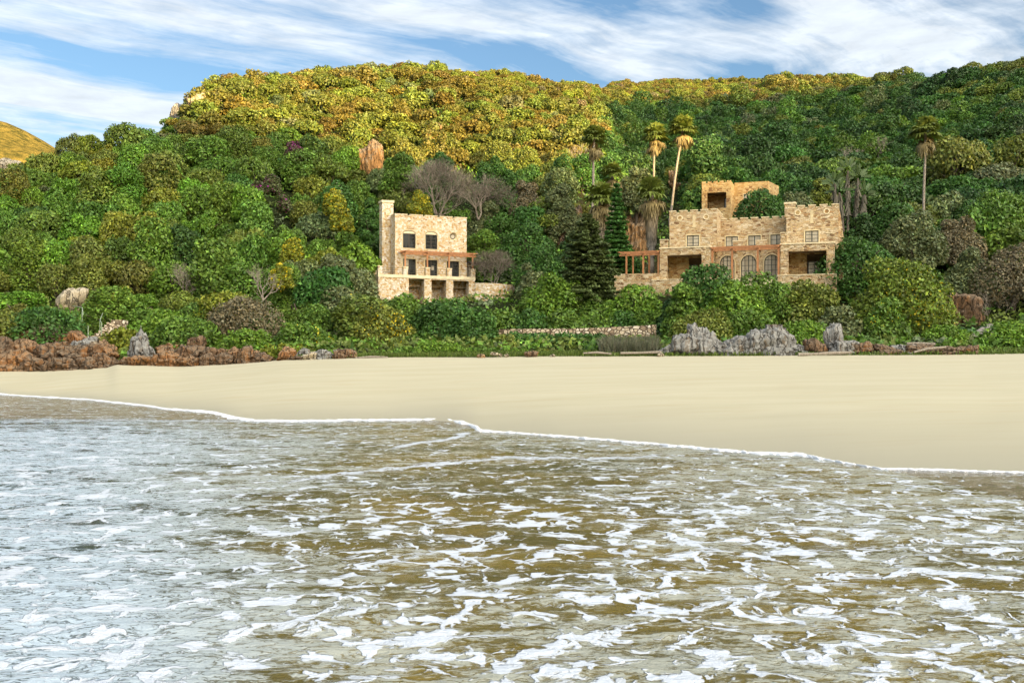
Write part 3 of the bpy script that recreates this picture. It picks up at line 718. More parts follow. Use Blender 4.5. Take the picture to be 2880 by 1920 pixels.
path_wall("garden_wall", pts, 0.4, M['stone_wall'], "short grey stone garden wall in the shade of the tall house's chimney side", "wall")

# ---- castle-like house
H2 = empty("castle_house", (*O_C, 0), A_C)
tag(H2, "wide tan stone house with two battlemented towers and arched glass doors", "house")
S = M['stone_castle']
def tower(u0, u1, w0, w1, z0, zl, zh, spans, win=None, solid_w=0.5):
    wl, cp = MB(), MB()
    wl.wall(u0, u1, z0, zl, w0, w0 + 0.4, [win] if win else [])
    wl.box(u0 + 0.001, u0 + 0.4, w0 + 0.402, w1, z0, zl); wl.box(u1 - 0.4, u1 - 0.001, w0 + 0.402, w1, z0, zl); wl.box(u0 + 0.402, u1 - 0.402, w1 - 0.4, w1 - 0.001, z0, zl)
    battlement(H2, wl, cp, 'u', u0, u1, spans, w0, w0 + 0.4, zl, zh)
    side = [(w0 + 0.5 + k * 1.1, w0 + 1.15 + k * 1.1) for k in range(int((w1 - w0 - 0.8) / 1.1))]
    battlement(H2, wl, cp, 'w', w0 + 0.46, w1, side, u0, u0 + 0.4, zl, zh); battlement(H2, wl, cp, 'w', w0 + 0.46, w1, side, u1 - 0.4, u1, zl, zh)
    o = wl.build('tower', S, H2); cp.build('coping', M['coping'], o)
    f = MB(); f.box(u0 + 0.41, u1 - 0.41, w0 + 0.41, w1 - 0.41, zl - 0.7, zl - 0.5); f.build('roof', M['inside'], o)
    return o
def roundel(o, u, z, w=0.0):
    b = MB(); ring(b, u, z, 0.31, 0.20, w - 0.05, w - 0.05); ring(b, u, z, 0.31, 0.31, w + 0.01, w - 0.05); ring(b, u, z, 0.20, 0.20, w - 0.05, w - 0.006); b.build('roundel', M['coping'], o)
    b = MB(); disc(b, u, z, 0.20, w - 0.006); b.build('roundel_inset', M['stone_upper'], o)
def slit(o, u, z0, z1, w=0.0):
    b = MB(); b.box(u - 0.15, u + 0.15, w - 0.03, w + 0.01, z0, z1); b.box(u - 0.20, u + 0.20, w - 0.06, w + 0.01, z0 - 0.10, z0 - 0.002); b.build('blind_slit', M['plaster'], o)
TL = tower(0, 5.02, 0, 6.0, 13.3, 17.80, 18.09, [(0, 0.62), (1.1, 1.83), (2.23, 2.92), (3.31, 4.0), (4.4, 5.02)], (1.85, 3.14, 14.24, 15.40))
TR = tower(12.03, 17.1, 0, 6.0, 13.3, 17.72, 18.02, [(13.14, 13.81), (14.21, 14.87), (15.32, 16.01), (16.48, 17.1)], (13.89, 15.18, 14.22, 15.38))
for o, us in ((TL, (1.12, 3.88)), (TR, (13.16, 15.97))):
    for u in us: roundel(o, u, 17.29)
slit(TL, 2.61, 16.32, 17.55); slit(TR, 14.53, 16.24, 17.45)
b = MB(); b.box(11.86, 12.90, 0.05, 1.0, 16.9, 18.22); cc = b.build('chimney', S, H2)
b = MB(); b.box(11.78, 12.98, -0.04, 1.08, 18.22, 18.40); b.build('cap', M['coping'], cc)
b = MB(); b.prism([(17.102, 17.7), (17.102, 10.2), (17.62, 10.2), (17.60, 14.6), (17.42, 16.2), (17.25, 17.2)], 0.3, 2.2); b.build('buttress', S, H2)
for (u0, u1, z0, z1) in ((1.85, 3.14, 14.24, 15.40), (13.89, 15.18, 14.22, 15.38)):
    window(H2, u0, u1, z0, z1, 0, 2, 3, M['frame_green'], M['pane_blind'], sur=0.12)
# recessed middle
wl, cp = MB(), MB()
wm = [(5.56, 6.84, 13.95, 15.47), (7.93, 9.2, 13.95, 15.47), (10.22, 11.5, 13.95, 15.47)]
wl.wall(5.022, 12.028, 13.3, 17.12, 2.9, 3.3, wm)
battlement(H2, wl, cp, 'u', 5.08, 11.97, [(5.08, 5.6), (5.99, 6.71), (7.11, 7.82), (8.21, 8.9), (9.32, 10.03), (10.44, 11.05), (11.4, 11.97)], 2.9, 3.3, 17.12, 17.42)
o = wl.build('upper_wall', S, H2); cp.build('coping', M['coping'], o)
b = MB(); b.box(5.03, 12.02, 3.31, 5.9, 16.5, 16.7); b.build('roof', M['inside'], o)
for h in wm: window(H2, *h, 2.9, 2, 3, M['frame_green'], M['pane_blind'], sur=0.12)
# ground floor of the middle with arched glass doors, roof terrace and low parapet above
wl, cp = MB(), MB()
ar = [(5.26, 6.77, 10.45, 13.16), (7.44, 8.99, 10.45, 13.15), (9.80, 11.28, 10.45, 13.13)]
wl.wall(4.76, 11.63, 9.6, 13.60, 0.3, 0.7, ar)
for h in ar: wl.arch_fill(h[0], h[1], 12.35, h[3], 0.3, 0.7)
o = wl.build('arcade_wall', S, H2)
for h in ar: window(H2, *h, 0.3, 4, 5, M['frame_green'], M['pane_blind'], name='arched_door', sur=0.13, arch=h[3] - 12.35, mull=0.045)
b = MB(); b.box(5.03, 12.02, 0.302, 2.898, 13.602, 13.80); b.build('roof_terrace', M['slab'], H2)
wl = MB()
wl.box(5.03, 12.0, 0.30, 0.55, 13.802, 14.08)
for (p, q, zt) in ((5.03, 5.43, 14.64), (6.61, 7.83, 14.62), (8.94, 10.04, 14.60), (11.45, 12.0, 15.05)):
    wl.box(p, q, 0.301, 0.549, 14.082, zt)
o = wl.build('parapet', S, H2)
for (p, q, zt) in ((5.03, 5.43, 14.64), (6.61, 7.83, 14.62), (8.94, 10.04, 14.60), (11.45, 12.0, 15.05)):
    b = MB(); b.box(p - 0.04, q + 0.04, 0.26, 0.59, zt, zt + 0.08); b.build('coping', M['coping'], o)
# projecting porches
def porch(u0, u1, op, zc, zf, back_holes, blocks):
    wl, cp = MB(), MB()
    wl.wall(u0, u1, 8.6, zc - 0.10, -3.0, -2.55, [op])
    wl.box(u0 + 0.001, u0 + 0.45, -2.548, -0.004, 8.6, zc - 0.10); wl.box(u1 - 0.45, u1 - 0.001, -2.548, -0.004, 8.6, zc - 0.10)
    cp.box(u0 - 0.07, u1 + 0.07, -3.07, -0.01, zc - 0.098, zc + 0.03)
    for (p, q, w0, w1, zt) in blocks:
        wl.box(p, q, w0, w1, zc + 0.032, zt)
    o = wl.build('porch', S, H2); cp.build('cornice', M['coping'], o)
    for (p, q, w0, w1, zt) in blocks:
        b = MB(); b.box(p - 0.04, q + 0.04, w0 - 0.04, w1 + 0.04, zt, zt + 0.07); b.build('coping', M['coping'], o)
    b = MB(); b.wall(u0 + 0.452, u1 - 0.452, 8.6, 13.29, -0.25, 0.0, back_holes); b.build('porch_wall', M['stone_upper'], o)  # darker ochre stone puts the porch's shade into the wall colour
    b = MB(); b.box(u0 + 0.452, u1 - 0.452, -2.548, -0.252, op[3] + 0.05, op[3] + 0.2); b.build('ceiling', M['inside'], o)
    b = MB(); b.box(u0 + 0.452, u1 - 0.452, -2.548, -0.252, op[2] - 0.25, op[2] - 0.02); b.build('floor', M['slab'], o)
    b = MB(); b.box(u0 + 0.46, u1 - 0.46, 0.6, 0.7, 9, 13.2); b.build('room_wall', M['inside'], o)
    return o
porch(-0.47, 4.74, (0.28, 3.84, 10.52, 13.06), 13.86, 10.5, [(2.1, 3.75, 10.5, 13.0)], [(-0.47, 0.35, -2.98, -2.6, 14.66), (3.85, 4.72, -2.98, -2.6, 14.68)])
porch(11.65, 16.79, (12.41, 16.03, 10.75, 13.04), 13.83, 10.7, [(14.05, 15.62, 10.75, 12.98)], [(11.65, 12.25, -2.98, -2.6, 14.9), (16.05, 16.77, -2.98, -2.6, 14.70)])
window(H2, 2.28, 2.95, 10.55, 12.3, -0.25, 1, 5, M['frame_green'], M['pane_blind'], name='porch_door', sur=0)
window(H2, 14.15, 15.5, 10.78, 12.25, -0.25, 2, 4, M['frame_green'], M['pane_blind'], name='porch_door', sur=0)
for (u0, u1, w0, z) in ((-1.25, 5.2, -3.45, 10.48), (11.4, 17.0, -3.35, 10.62)):
    b = MB(); b.box(u0, u1, w0, -3.004, 7.2, z); o = b.build('plinth', S, H2)
    b = MB(); b.box(u0 - 0.03, u1, w0 - 0.05, -3.004, z + 0.002, z + 0.08); b.build('coping', M['coping'], o)
b = MB(); b.box(5.21, 11.39, -3.2, 0.28, 7.2, 10.42); b.build('terrace', M['slab'], H2)
pergola(H2, 'pergola', (4.92, 6.89, 9.42, 11.46), 10.42, 13.50, -2.85, 0.29, 7, 4.80, 11.62, 0.2)
settle(H2, 9.0)

def castle_pt(u, w_, z):
    c, s = math.cos(A_C), math.sin(A_C); return (O_C[0] + c * u - s * w_, O_C[1] + s * u + c * w_, z)
tw = [(*castle_pt(-5.25, -3, 0)[:2], 7.6, 11.25), (*castle_pt(-2.9, -3, 0)[:2], 7.6, 11.24), (*castle_pt(-0.5, -3, 0)[:2], 7.6, 11.22)]
path_wall("terrace_wall", tw, 0.45, S, "tan stone terrace wall under the small red timber pergola", "wall")
P2 = empty("garden_pergola", castle_pt(-5.0, -2.6, 11.2), A_C)
tag(P2, "small red-brown timber pergola standing on the terrace wall beside the battlemented house", "pergola")
pergola(P2, 'beam', (0.0 + 0.95, 2.75, 4.35), -0.3, 2.15, -0.15, 2.1, 5, 0.2, 4.55, 0.17, own=P2, back_posts=(1.2, 2.95, 4.3))
b = MB(); b.box(-0.2, 4.5, 0.0, 3.2, -0.9, -0.3); tag(b.build('terrace_paving', M['slab'], P2))

# ---- upper house
H3 = empty("upper_house", (*O_U, 0), A_C)
tag(H3, "ochre stone house higher up the slope with one dark open porch", "house")
wl, cp = MB(), MB(); S3 = M['stone_upper']
wl.wall(0, 3.66, 16.5, 24.85, 0, 0.4, [(0.66, 3.11, 21.6, 23.6)])
wl.box(0.001, 0.4, 0.402, 8, 16.5, 24.85); wl.box(3.26, 3.659, 0.402, 8, 16.5, 24.85)
wl.box(0.402, 3.258, 2.6, 2.8, 16.5, 24.0)
for u in (0.0, 0.75, 1.5, 2.25, 3.16): wl.box(u, u + 0.48, 0, 0.4, 24.852, 25.06)
for w_ in (0.6, 1.4, 2.2, 3.0): wl.box(3.26, 3.66, w_, w_ + 0.45, 24.852, 25.06)
wl.wall(3.662, 7.95, 16.5, 25.38, 4.0, 4.4, [(4.86, 5.46, 22.5, 23.85)])
wl.add([(7.952, 4.0, 16.5), (9.0, 8.4, 16.5), (9.0, 8.4, 25.38), (7.952, 4.0, 25.38)], [(0, 1, 2, 3)])
wl.add([(3.66, 4.4, 25.3), (7.95, 4.41, 25.3), (9.0, 8.4, 25.3), (3.66, 8.4, 25.3)], [(0, 1, 2, 3)])
wl.build('wall', S3, H3)
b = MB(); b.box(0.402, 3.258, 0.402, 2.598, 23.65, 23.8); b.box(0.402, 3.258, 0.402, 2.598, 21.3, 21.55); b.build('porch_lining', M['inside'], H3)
window(H3, 2.55, 3.08, 21.6, 23.2, 2.35, 1, 4, M['frame_green'], M['pane_blind'], name='porch_door', sur=0)
window(H3, 4.86, 5.46, 22.5, 23.85, 4.0, 1, 2, M['frame_green'], M['pane_blind'], sur=0.09)
settle(H3, 18.5)

# ---- low dry-stone wall above the beach
pts = [wp(px, d, 985, py) for px, d, py in ((1405, 90, 926), (1450, 89.6, 925), (1520, 89.2, 924), (1600, 88.9, 924), (1680, 88.6, 922), (1740, 88.2, 919), (1800, 87.8, 916), (1845, 87.4, 913))]
path_wall("low_stone_wall", pts, 0.5, M['stone_wall'], "long low pale dry-stone wall half buried in hedge above the sand", "wall")

# ------------------------------------------------------------------ plant materials and builders
def mat_leaf(name, rough=0.5, spec=0.25, trans=0.25, obj=True):
    m, t = new_mat(name)
    a = t.n('ShaderNodeAttribute'); a.attribute_name = 'tint'
    c = a.outputs['Color']
    if obj:
        oi = t.n('ShaderNodeObjectInfo'); c = t.mix(1.0, c, oi.outputs['Color'], 'MULTIPLY')
    p = pbsdf(t, c, rough, None, spec)
    tr = t.n('ShaderNodeBsdfTranslucent'); t.l(t.mix(1.0, c, (1.15, 1.2, 0.6), 'MULTIPLY'), tr.inputs[0])
    mx_ = t.n('ShaderNodeMixShader'); mx_.inputs[0].default_value = trans
    t.l(p.outputs[0], mx_.inputs[1]); t.l(tr.outputs[0], mx_.inputs[2])
    out(t, mx_.outputs[0]); return m
M['leaf'] = mat_leaf("foliage", trans=0.14)
M['leaf_far'] = mat_leaf("far_foliage", obj=False, trans=0.14)
M['frond'] = mat_leaf("palm_frond", 0.5, 0.3, 0.15)
M['petal'] = mat_leaf("petals", 0.6, 0.2, 0.3)
def mat_bark(name, c1, c2):
    m, t = new_mat(name); co = t.n('ShaderNodeTexCoord').outputs['Object']
    n = t.noise(t.map(co, scale=(6, 6, 1.2)), 2.0, 5, 0.65)
    out(t, pbsdf(t, t.mix(t.rng(n, 0.3, 0.7), c1, c2), 0.95, t.bump(n, 0.6, 0.05), 0.1).outputs[0]); return m
M['bark'] = mat_bark("grey_brown_bark", (0.07, 0.055, 0.04), (0.17, 0.14, 0.11))
M['bark_pale'] = mat_bark("pale_bare_wood", (0.17, 0.145, 0.115), (0.32, 0.28, 0.23))
M['palm_trunk'] = mat_bark("palm_trunk", (0.16, 0.135, 0.105), (0.34, 0.30, 0.25))

def unit(v): return v / np.maximum(np.linalg.norm(v, axis=1), 1e-9)[:, None]
def leaf_quads(P, N, size, rg, aspect=1.6, droop=None, tri=False):
    """one small leaf-cluster face per point: centre P, facing N"""
    n = len(P); N = unit(N)
    h = unit(rg.normal(size=(n, 3))) if droop is None else droop
    T = unit(h - N * np.sum(h * N, 1)[:, None]); B = np.cross(N, T)
    s = np.asarray(size)[:, None] * np.ones((n, 1))
    a, b = T * s * aspect * 0.5, B * s * 0.5
    bend = N * s * 0.18
    V = np.stack([P - a, P + b * 0.9 - bend, P + a, P - b * 0.9 - bend], 1).reshape(-1, 3)
    F = np.arange(4 * n).reshape(n, 4)
    return V, F

def lobes_to_leaves(C, Rr, n, rg, size, up_bias=0.35, inner=0.15, cut=-0.6, zs=1.0):
    """leaf points on the outer skins of overlapping lobes (centres C, radii Rr)"""
    w = Rr ** 2; k = rg.choice(len(C), size=int(n * 2.3), p=w / w.sum())
    d = unit(rg.normal(size=(len(k), 3)))
    keep = d[:, 2] > cut; k, d = k[keep], d[keep]
    rad = np.where(rg.rand(len(k)) < inner, rg.uniform(0.5, 0.95, len(k)), rg.uniform(0.86, 1.22, len(k)))
    q = d * (Rr[k] * rad)[:, None]; q[:, 2] *= zs
    P = C[k] + q
    # drop points buried in other lobes
    dist = np.linalg.norm(P[:, None, :] - C[None], axis=2) / Rr[None]
    dist[np.arange(len(k)), k] = 9
    keep = dist.min(1) > 0.80
    P, d, k = P[keep][:n], d[keep][:n], k[keep][:n]
    N = unit(d + rg.normal(size=d.shape) * 0.8 + np.array([0, 0, up_bias]))
    return P, N, k

def crown_mesh(name, seed, kind='dome', n=2400, leaf=0.10, sig=0.29):
    """leafy crown of unit radius, its foot at z=0"""
    rg = np.random.RandomState(seed)
    if kind == 'dome':
        nl = 20; d = unit(rg.normal(size=(nl, 3)) + np.array([0, 0, 0.35])); d[:, 2] = np.abs(d[:, 2]) * 1.0 - 0.25
        C = d * rg.uniform(0.50, 0.74, (nl, 1)) * np.array([1, 1, 0.80]); C[:, 2] += 0.72
        Rr = rg.uniform(0.22, 0.40, nl)
        C = np.vstack([C, [[0, 0, 0.62]]]); Rr = np.append(Rr, 0.66)
    elif kind == 'loose':
        nl = 34; d = unit(rg.normal(size=(nl, 3)) + np.array([0, 0, 0.3])); d[:, 2] = np.abs(d[:, 2]) - 0.3
        C = d * rg.uniform(0.35, 0.86, (nl, 1)) * np.array([1, 1, 0.85]); C[:, 2] += 0.72
        Rr = rg.uniform(0.13, 0.27, nl)
        C = np.vstack([C, [[0, 0, 0.55]]]); Rr = np.append(Rr, 0.50)
    elif kind == 'tall':
        nl = 26; z = rg.uniform(0.1, 2.0, nl); a = rg.uniform(0, 6.28, nl); r = 0.55 * np.sqrt(np.clip(1.15 - (z / 2.2) ** 2, 0.1, 1)) * rg.uniform(0.6, 1.1, nl)
        C = np.stack([r * np.cos(a), r * np.sin(a), z + 0.1], 1); Rr = rg.uniform(0.24, 0.42, nl)
        C = np.vstack([C, [[0, 0, 0.6], [0, 0, 1.2], [0, 0, 1.7]]]); Rr = np.append(Rr, [0.6, 0.55, 0.42])
    elif kind == 'flat':      # wind-clipped low canopy
        nl = 26; a = rg.uniform(0, 6.28, nl); r = np.sqrt(rg.rand(nl)) * 0.78
        C = np.stack([r * np.cos(a), r * np.sin(a), 0.55 + 0.25 * np.sqrt(1 - (r / 0.95) ** 2) + rg.normal(size=nl) * 0.04], 1); Rr = rg.uniform(0.2, 0.34, nl)
        C = np.vstack([C, [[0, 0, 0.35]]]); Rr = np.append(Rr, 0.5)
    P, N, k = lobes_to_leaves(C, Rr, n, rg, leaf)
    lob = rg.uniform(0.80, 1.22, len(C))[k]; lf = rg.lognormal(0, sig, len(P))
    br = lob * lf; yel = rg.rand(len(P)) * 0.35
    col = np.stack([br * (0.95 + yel * 0.8), br, br * (1 - yel * 0.7)], 1)
    sz = leaf * rg.uniform(0.7, 1.5, len(P))
    V, F = leaf_quads(P, N, sz, rg, 1.5)
    return mesh_np(name, V, F, np.repeat(col, 4, 0))

def trunk_mesh(name, seed):
    rg = random.Random(seed); mb = MB()
    pts = [(0, 0, -0.5), (rg.uniform(-.05, .05), rg.uniform(-.05, .05), 0.15), (rg.uniform(-.12, .12), rg.uniform(-.12, .12), 0.55), (rg.uniform(-.15, .15), rg.uniform(-.15, .15), 0.95)]
    mb.tube(pts, [0.085, 0.07, 0.05, 0.025], 7)
    for k in range(6):
        a = k * 1.05 + rg.uniform(-.3, .3); z = rg.uniform(0.05, 0.6); l = rg.uniform(0.5, 0.8)
        p0 = (0, 0, z); p1 = (math.cos(a) * l * 0.5, math.sin(a) * l * 0.5, z + 0.18); p2 = (math.cos(a) * l, math.sin(a) * l, z + 0.36)
        mb.tube([p0, p1, p2], [0.045, 0.03, 0.012], 5)
    me = bpy.data.meshes.new(name); me.from_pydata(mb.v, [], mb.f); me.update(); return me

KINDS_N = {'dome': 5, 'loose': 4, 'tall': 3, 'flat': 3}
CROWN = {}
for kd, cnt in KINDS_N.items():
    for i in range(cnt):
        me = crown_mesh("crown", 100 + hash(kd) % 7 * 0 + 31 * i + {'dome': 0, 'loose': 500, 'tall': 900, 'flat': 1300}[kd], kd, {'dome': 4600, 'loose': 4600, 'tall': 5800, 'flat': 4000}[kd], 0.068)
        me.materials.append(M['leaf']); CROWN.setdefault(kd, []).append(me)
TRUNK = [trunk_mesh("trunk", 40 + i) for i in range(4)]
for me in TRUNK: me.materials.append(M['bark'])

HUES = {   # albedo of the slope's bushes; golden olive has sunlight mixed into its colour
 'deep green': (0.044, 0.112, 0.023), 'mid green': (0.080, 0.158, 0.025), 'bright green': (0.105, 0.205, 0.025), 'olive green': (0.115, 0.155, 0.030),
 'yellow-green': (0.150, 0.190, 0.024), 'grey-green': (0.105, 0.140, 0.066), 'brown-grey': (0.130, 0.122, 0.080), 'dark': (0.030, 0.074, 0.020), 'golden olive': (0.120, 0.116, 0.026),
}
def put_tree(x, y, z, rad, kind, hue, name='tree', hz=1.0, rg=random, vary=0.12, sink=0.25, trunk=True, cat=None):
    r = empty(name, (x, y, z), rg.uniform(0, 6.28))
    me = rg.choice(CROWN[kind])
    c = bpy.data.objects.new('crown', me); COL.objects.link(c); c.parent = r
    c.scale = (rad * rg.uniform(0.92, 1.1), rad * rg.uniform(0.92, 1.1), rad * hz); c.location = (0, 0, -sink * rad)
    h = HUES[hue]; v = [1 + rg.uniform(-vary, vary) for _ in range(3)]; b = 1 + rg.uniform(-0.15, 0.15)
    c.color = (h[0] * v[0] * b, h[1] * v[1] * b, h[2] * v[2] * b, 1)
    if trunk:
        k = bpy.data.objects.new('trunk', rg.choice(TRUNK)); COL.objects.link(k); k.parent = r
        k.scale = (rad, rad, rad * hz)
    r['category'] = cat or ('tree' if name == 'tree' else 'bush')
    return r

def leaf_cloud(name, C, Rr, n, leaf, hue, mat=None, seed=0, vary=0.3, parent=None, cut=-0.6, up=0.35, lobvar=(0.75, 1.25), zs=1.0):
    """a one-off leafy mass from given lobes (world or local coordinates)"""
    rg = np.random.RandomState(seed); C = np.asarray(C, float); Rr = np.asarray(Rr, float)
    P, N, k = lobes_to_leaves(C, Rr, n, rg, leaf, cut=cut, up_bias=up, zs=zs)
    br = rg.uniform(*lobvar, len(C))[k] * rg.lognormal(0, vary, len(P)); yel = rg.rand(len(P)) * 0.35
    col = np.stack([br * (0.95 + yel * 0.8), br, br * (1 - yel * 0.7)], 1) * np.asarray(HUES[hue] if isinstance(hue, str) else hue)
    V, F = leaf_quads(P, N, leaf * rg.uniform(0.7, 1.5, len(P)), rg, 1.5)
    return link(name, mesh_np(name, V, F, np.repeat(col, 4, 0)), mat or M['leaf_far'], parent)

def flower_bits(name, P, size, col, parent, seed=0):
    rg = np.random.RandomState(seed); P = np.asarray(P)
    N = unit(rg.normal(size=P.shape) + np.array([0, -0.8, 0.5]))
    V, F = leaf_quads(P, N, size * rg.uniform(0.6, 1.3, len(P)), rg, 1.1)
    c = np.asarray(col) * rg.uniform(0.75, 1.15, (len(P), 1))
    return link(name, mesh_np(name, V, F, np.repeat(c, 4, 0)), M['leaf_far'], parent)

# ------------------------------------------------------------------ trees on the slope
rng = random.Random(21)
def in_house(x, y):
    for o, a, u0, u1, w0, w1 in ((O_S, A_S, -3.2, 11.2, -4.5, 8.2), (O_C, A_C, -7.0, 18.6, -5.5, 7.5), (O_U, A_C, -1.2, 11.5, -3.5, 9.5)):
        u, v = to_local(x, y, o, a)
        if u0 < u < u1 and w0 < v < w1: return True
    # low wall and lawn strip
    return False
def px_of(x, y): return x / y * FOC + 1440
def py_of(z, y): return HOR - (z - CAM_H) / y * FOC
def ridge_d(px): return np.interp(px, _keys, [PROF[k][-1][0] for k in _keys])

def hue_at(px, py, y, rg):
    lit = (np.interp(px, [400, 520, 700, 850, 1000, 1130, 1400, 1640, 1690, 1720, 2100, 2400, 2600], [290, 330, 340, 340, 430, 480, 480, 470, 300, 290, 285, 250, 190]))  # above this row the low sun's gold is put into the leaf hue
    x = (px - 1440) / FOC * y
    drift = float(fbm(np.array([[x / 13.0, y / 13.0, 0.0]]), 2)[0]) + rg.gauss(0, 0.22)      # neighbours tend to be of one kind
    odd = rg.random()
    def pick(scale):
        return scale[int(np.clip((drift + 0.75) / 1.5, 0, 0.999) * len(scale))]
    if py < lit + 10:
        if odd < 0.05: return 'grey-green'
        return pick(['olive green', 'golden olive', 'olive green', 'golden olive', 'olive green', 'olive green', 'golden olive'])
    if px > 1650:  # right slope: part of its shade is put into darker leaf hues
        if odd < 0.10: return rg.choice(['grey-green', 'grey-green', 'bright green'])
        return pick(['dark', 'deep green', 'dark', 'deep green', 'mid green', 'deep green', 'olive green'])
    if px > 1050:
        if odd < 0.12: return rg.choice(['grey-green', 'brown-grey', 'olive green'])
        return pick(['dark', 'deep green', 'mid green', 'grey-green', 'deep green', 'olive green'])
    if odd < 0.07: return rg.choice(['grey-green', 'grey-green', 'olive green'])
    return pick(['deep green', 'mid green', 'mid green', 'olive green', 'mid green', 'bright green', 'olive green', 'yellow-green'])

FORM = {'dome': 'domed', 'loose': 'loose', 'tall': 'tall upright', 'flat': 'flat-topped'}
HILL = []          # (x, y, radius, kind, hue)
def scatter(px0, px1, step_d, step_u, d_of, nb, r0, r1, zone, kinds, kw):
    belts = []
    for b in range(nb):
        row = []
        px = px0 + rng.uniform(0, 30)
        while px < px1:
            d = d_of(px, b) + rng.uniform(-0.35, 0.35) * step_d
            st = step_u * FOC / d
            p = px + rng.uniform(-0.25, 0.25) * st
            if d < ridge_d(p) + 1.0:
                x, y = (p - 1440) / FOC * d, d
                if not in_house(x, y): row.append((x, y, rng.uniform(r0, r1), rng.choices(kinds, kw)[0]))
            px += st
        belts.append(row)
    return belts
def near_special(px, py):
    """kept clear for the rock faces, the bare tree, the palms and the shrubs that are built one by one"""
    for x0, x1, y0, y1 in ((985, 1075, 405, 520), (1120, 1390, 430, 600), (1745, 1830, 570, 690), (905, 985, 520, 575), (1640, 1880, 520, 720), (2340, 2430, 480, 640), (800, 856, 390, 450), (700, 830, 490, 600), (150, 270, 800, 930), (1840, 1960, 440, 620), (1800, 1880, 430, 560), (1635, 1700, 420, 560), (2560, 2645, 420, 620)):
        if x0 < px < x1 and y0 < py < y1: return True
    return False

# left slope, belt by belt up from the rocks: every tree is its own object
def d_left(px, b): return back_d(px) + 13.0 + b * 4.3
belts = scatter(-170, 1000, 4.3, 3.9, d_left, 17, 1.9, 3.5, 'left', ['dome', 'loose', 'tall', 'flat'], [5, 3, 2, 1])
n_tree = 0
EXTRA = []
for b, row in enumerate(belts):
    row.sort(key=lambda q: px_of(q[0], q[1]))
    i = 0
    for (x, y, r, kd) in row:
        z = float(ground(x, y)); px = px_of(x, y); py = py_of(z + r, y)
        if near_special(px, py): continue
        hue = hue_at(px, py, y, rng)
        if px < -30 or px > 2910: EXTRA.append((x, y, r, kd, hue)); continue
        if b > 13: EXTRA.append((x, y, r, kd, hue)); continue
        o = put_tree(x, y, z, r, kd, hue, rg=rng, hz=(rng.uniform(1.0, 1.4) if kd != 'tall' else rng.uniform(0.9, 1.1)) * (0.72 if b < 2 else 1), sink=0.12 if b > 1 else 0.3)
        o['label'] = f"{hue} {FORM[kd]} tree, {ORD[i]} from the left in the {ORD[b]} belt above red boulders"
        o['group'] = "trees on the slope above the red boulders"
        i += 1; n_tree += 1
# slope behind and between the houses
def d_mid(px, b): return 127 + b * 4.4 + (np.interp(px, [1000, 1440, 1700], [0, 0, 4]))
belts = scatter(1010, 1690, 4.4, 3.4, d_mid, 8, 2.1, 3.1, 'mid', ['dome', 'loose', 'tall', 'flat'], [4, 3, 2, 1])
for b, row in enumerate(belts):
    i = 0
    for (x, y, r, kd) in row:
        z = float(ground(x, y)); px = px_of(x, y); py = py_of(z + r, y)
        if near_special(px, py): continue
        hue = hue_at(px, py, y, rng)
        if b > 5: EXTRA.append((x, y, r, kd, hue)); continue
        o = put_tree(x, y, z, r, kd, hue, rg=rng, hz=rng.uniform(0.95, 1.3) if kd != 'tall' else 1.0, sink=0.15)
        o['label'] = f"{hue} {FORM[kd]} tree, {ORD[i]} from left in the {ORD[b]} belt behind the tall house"
        o['group'] = "trees on the bank behind the tall house"; i += 1; n_tree += 1
# slope to the side of and above the castle-like house
def d_right(px, b): return np.interp(px, [1700, 1990, 2000, 2200, 2210, 2400, 2500, 2900], [128, 134, 142, 142, 126, 122, 112, 106]) + b * 5.2
belts = scatter(1700, 2960, 5.2, 4.6, d_right, 10, 2.9, 4.2, 'right', ['dome', 'loose', 'tall', 'flat'], [5, 3, 0.6, 2])
for b, row in enumerate(belts):
    i = 0
    for (x, y, r, kd) in row:
        z = float(ground(x, y)); px = px_of(x, y); py = py_of(z + r, y)
        if near_special(px, py): continue
        hue = hue_at(px, py, y, rng)
        if b > 6 or px > 2900: EXTRA.append((x, y, r, kd, hue)); continue
        o = put_tree(x, y, z, r, kd, hue, rg=rng, hz=rng.uniform(0.95, 1.3) if kd != 'tall' else 1.0, sink=0.15)
        o['label'] = f"{hue} {FORM[kd]} tree, {ORD[i]} from left in the {ORD[b]} belt above the battlemented house"
        o['group'] = "trees above the battlemented house"; i += 1; n_tree += 1
print("single trees", n_tree)

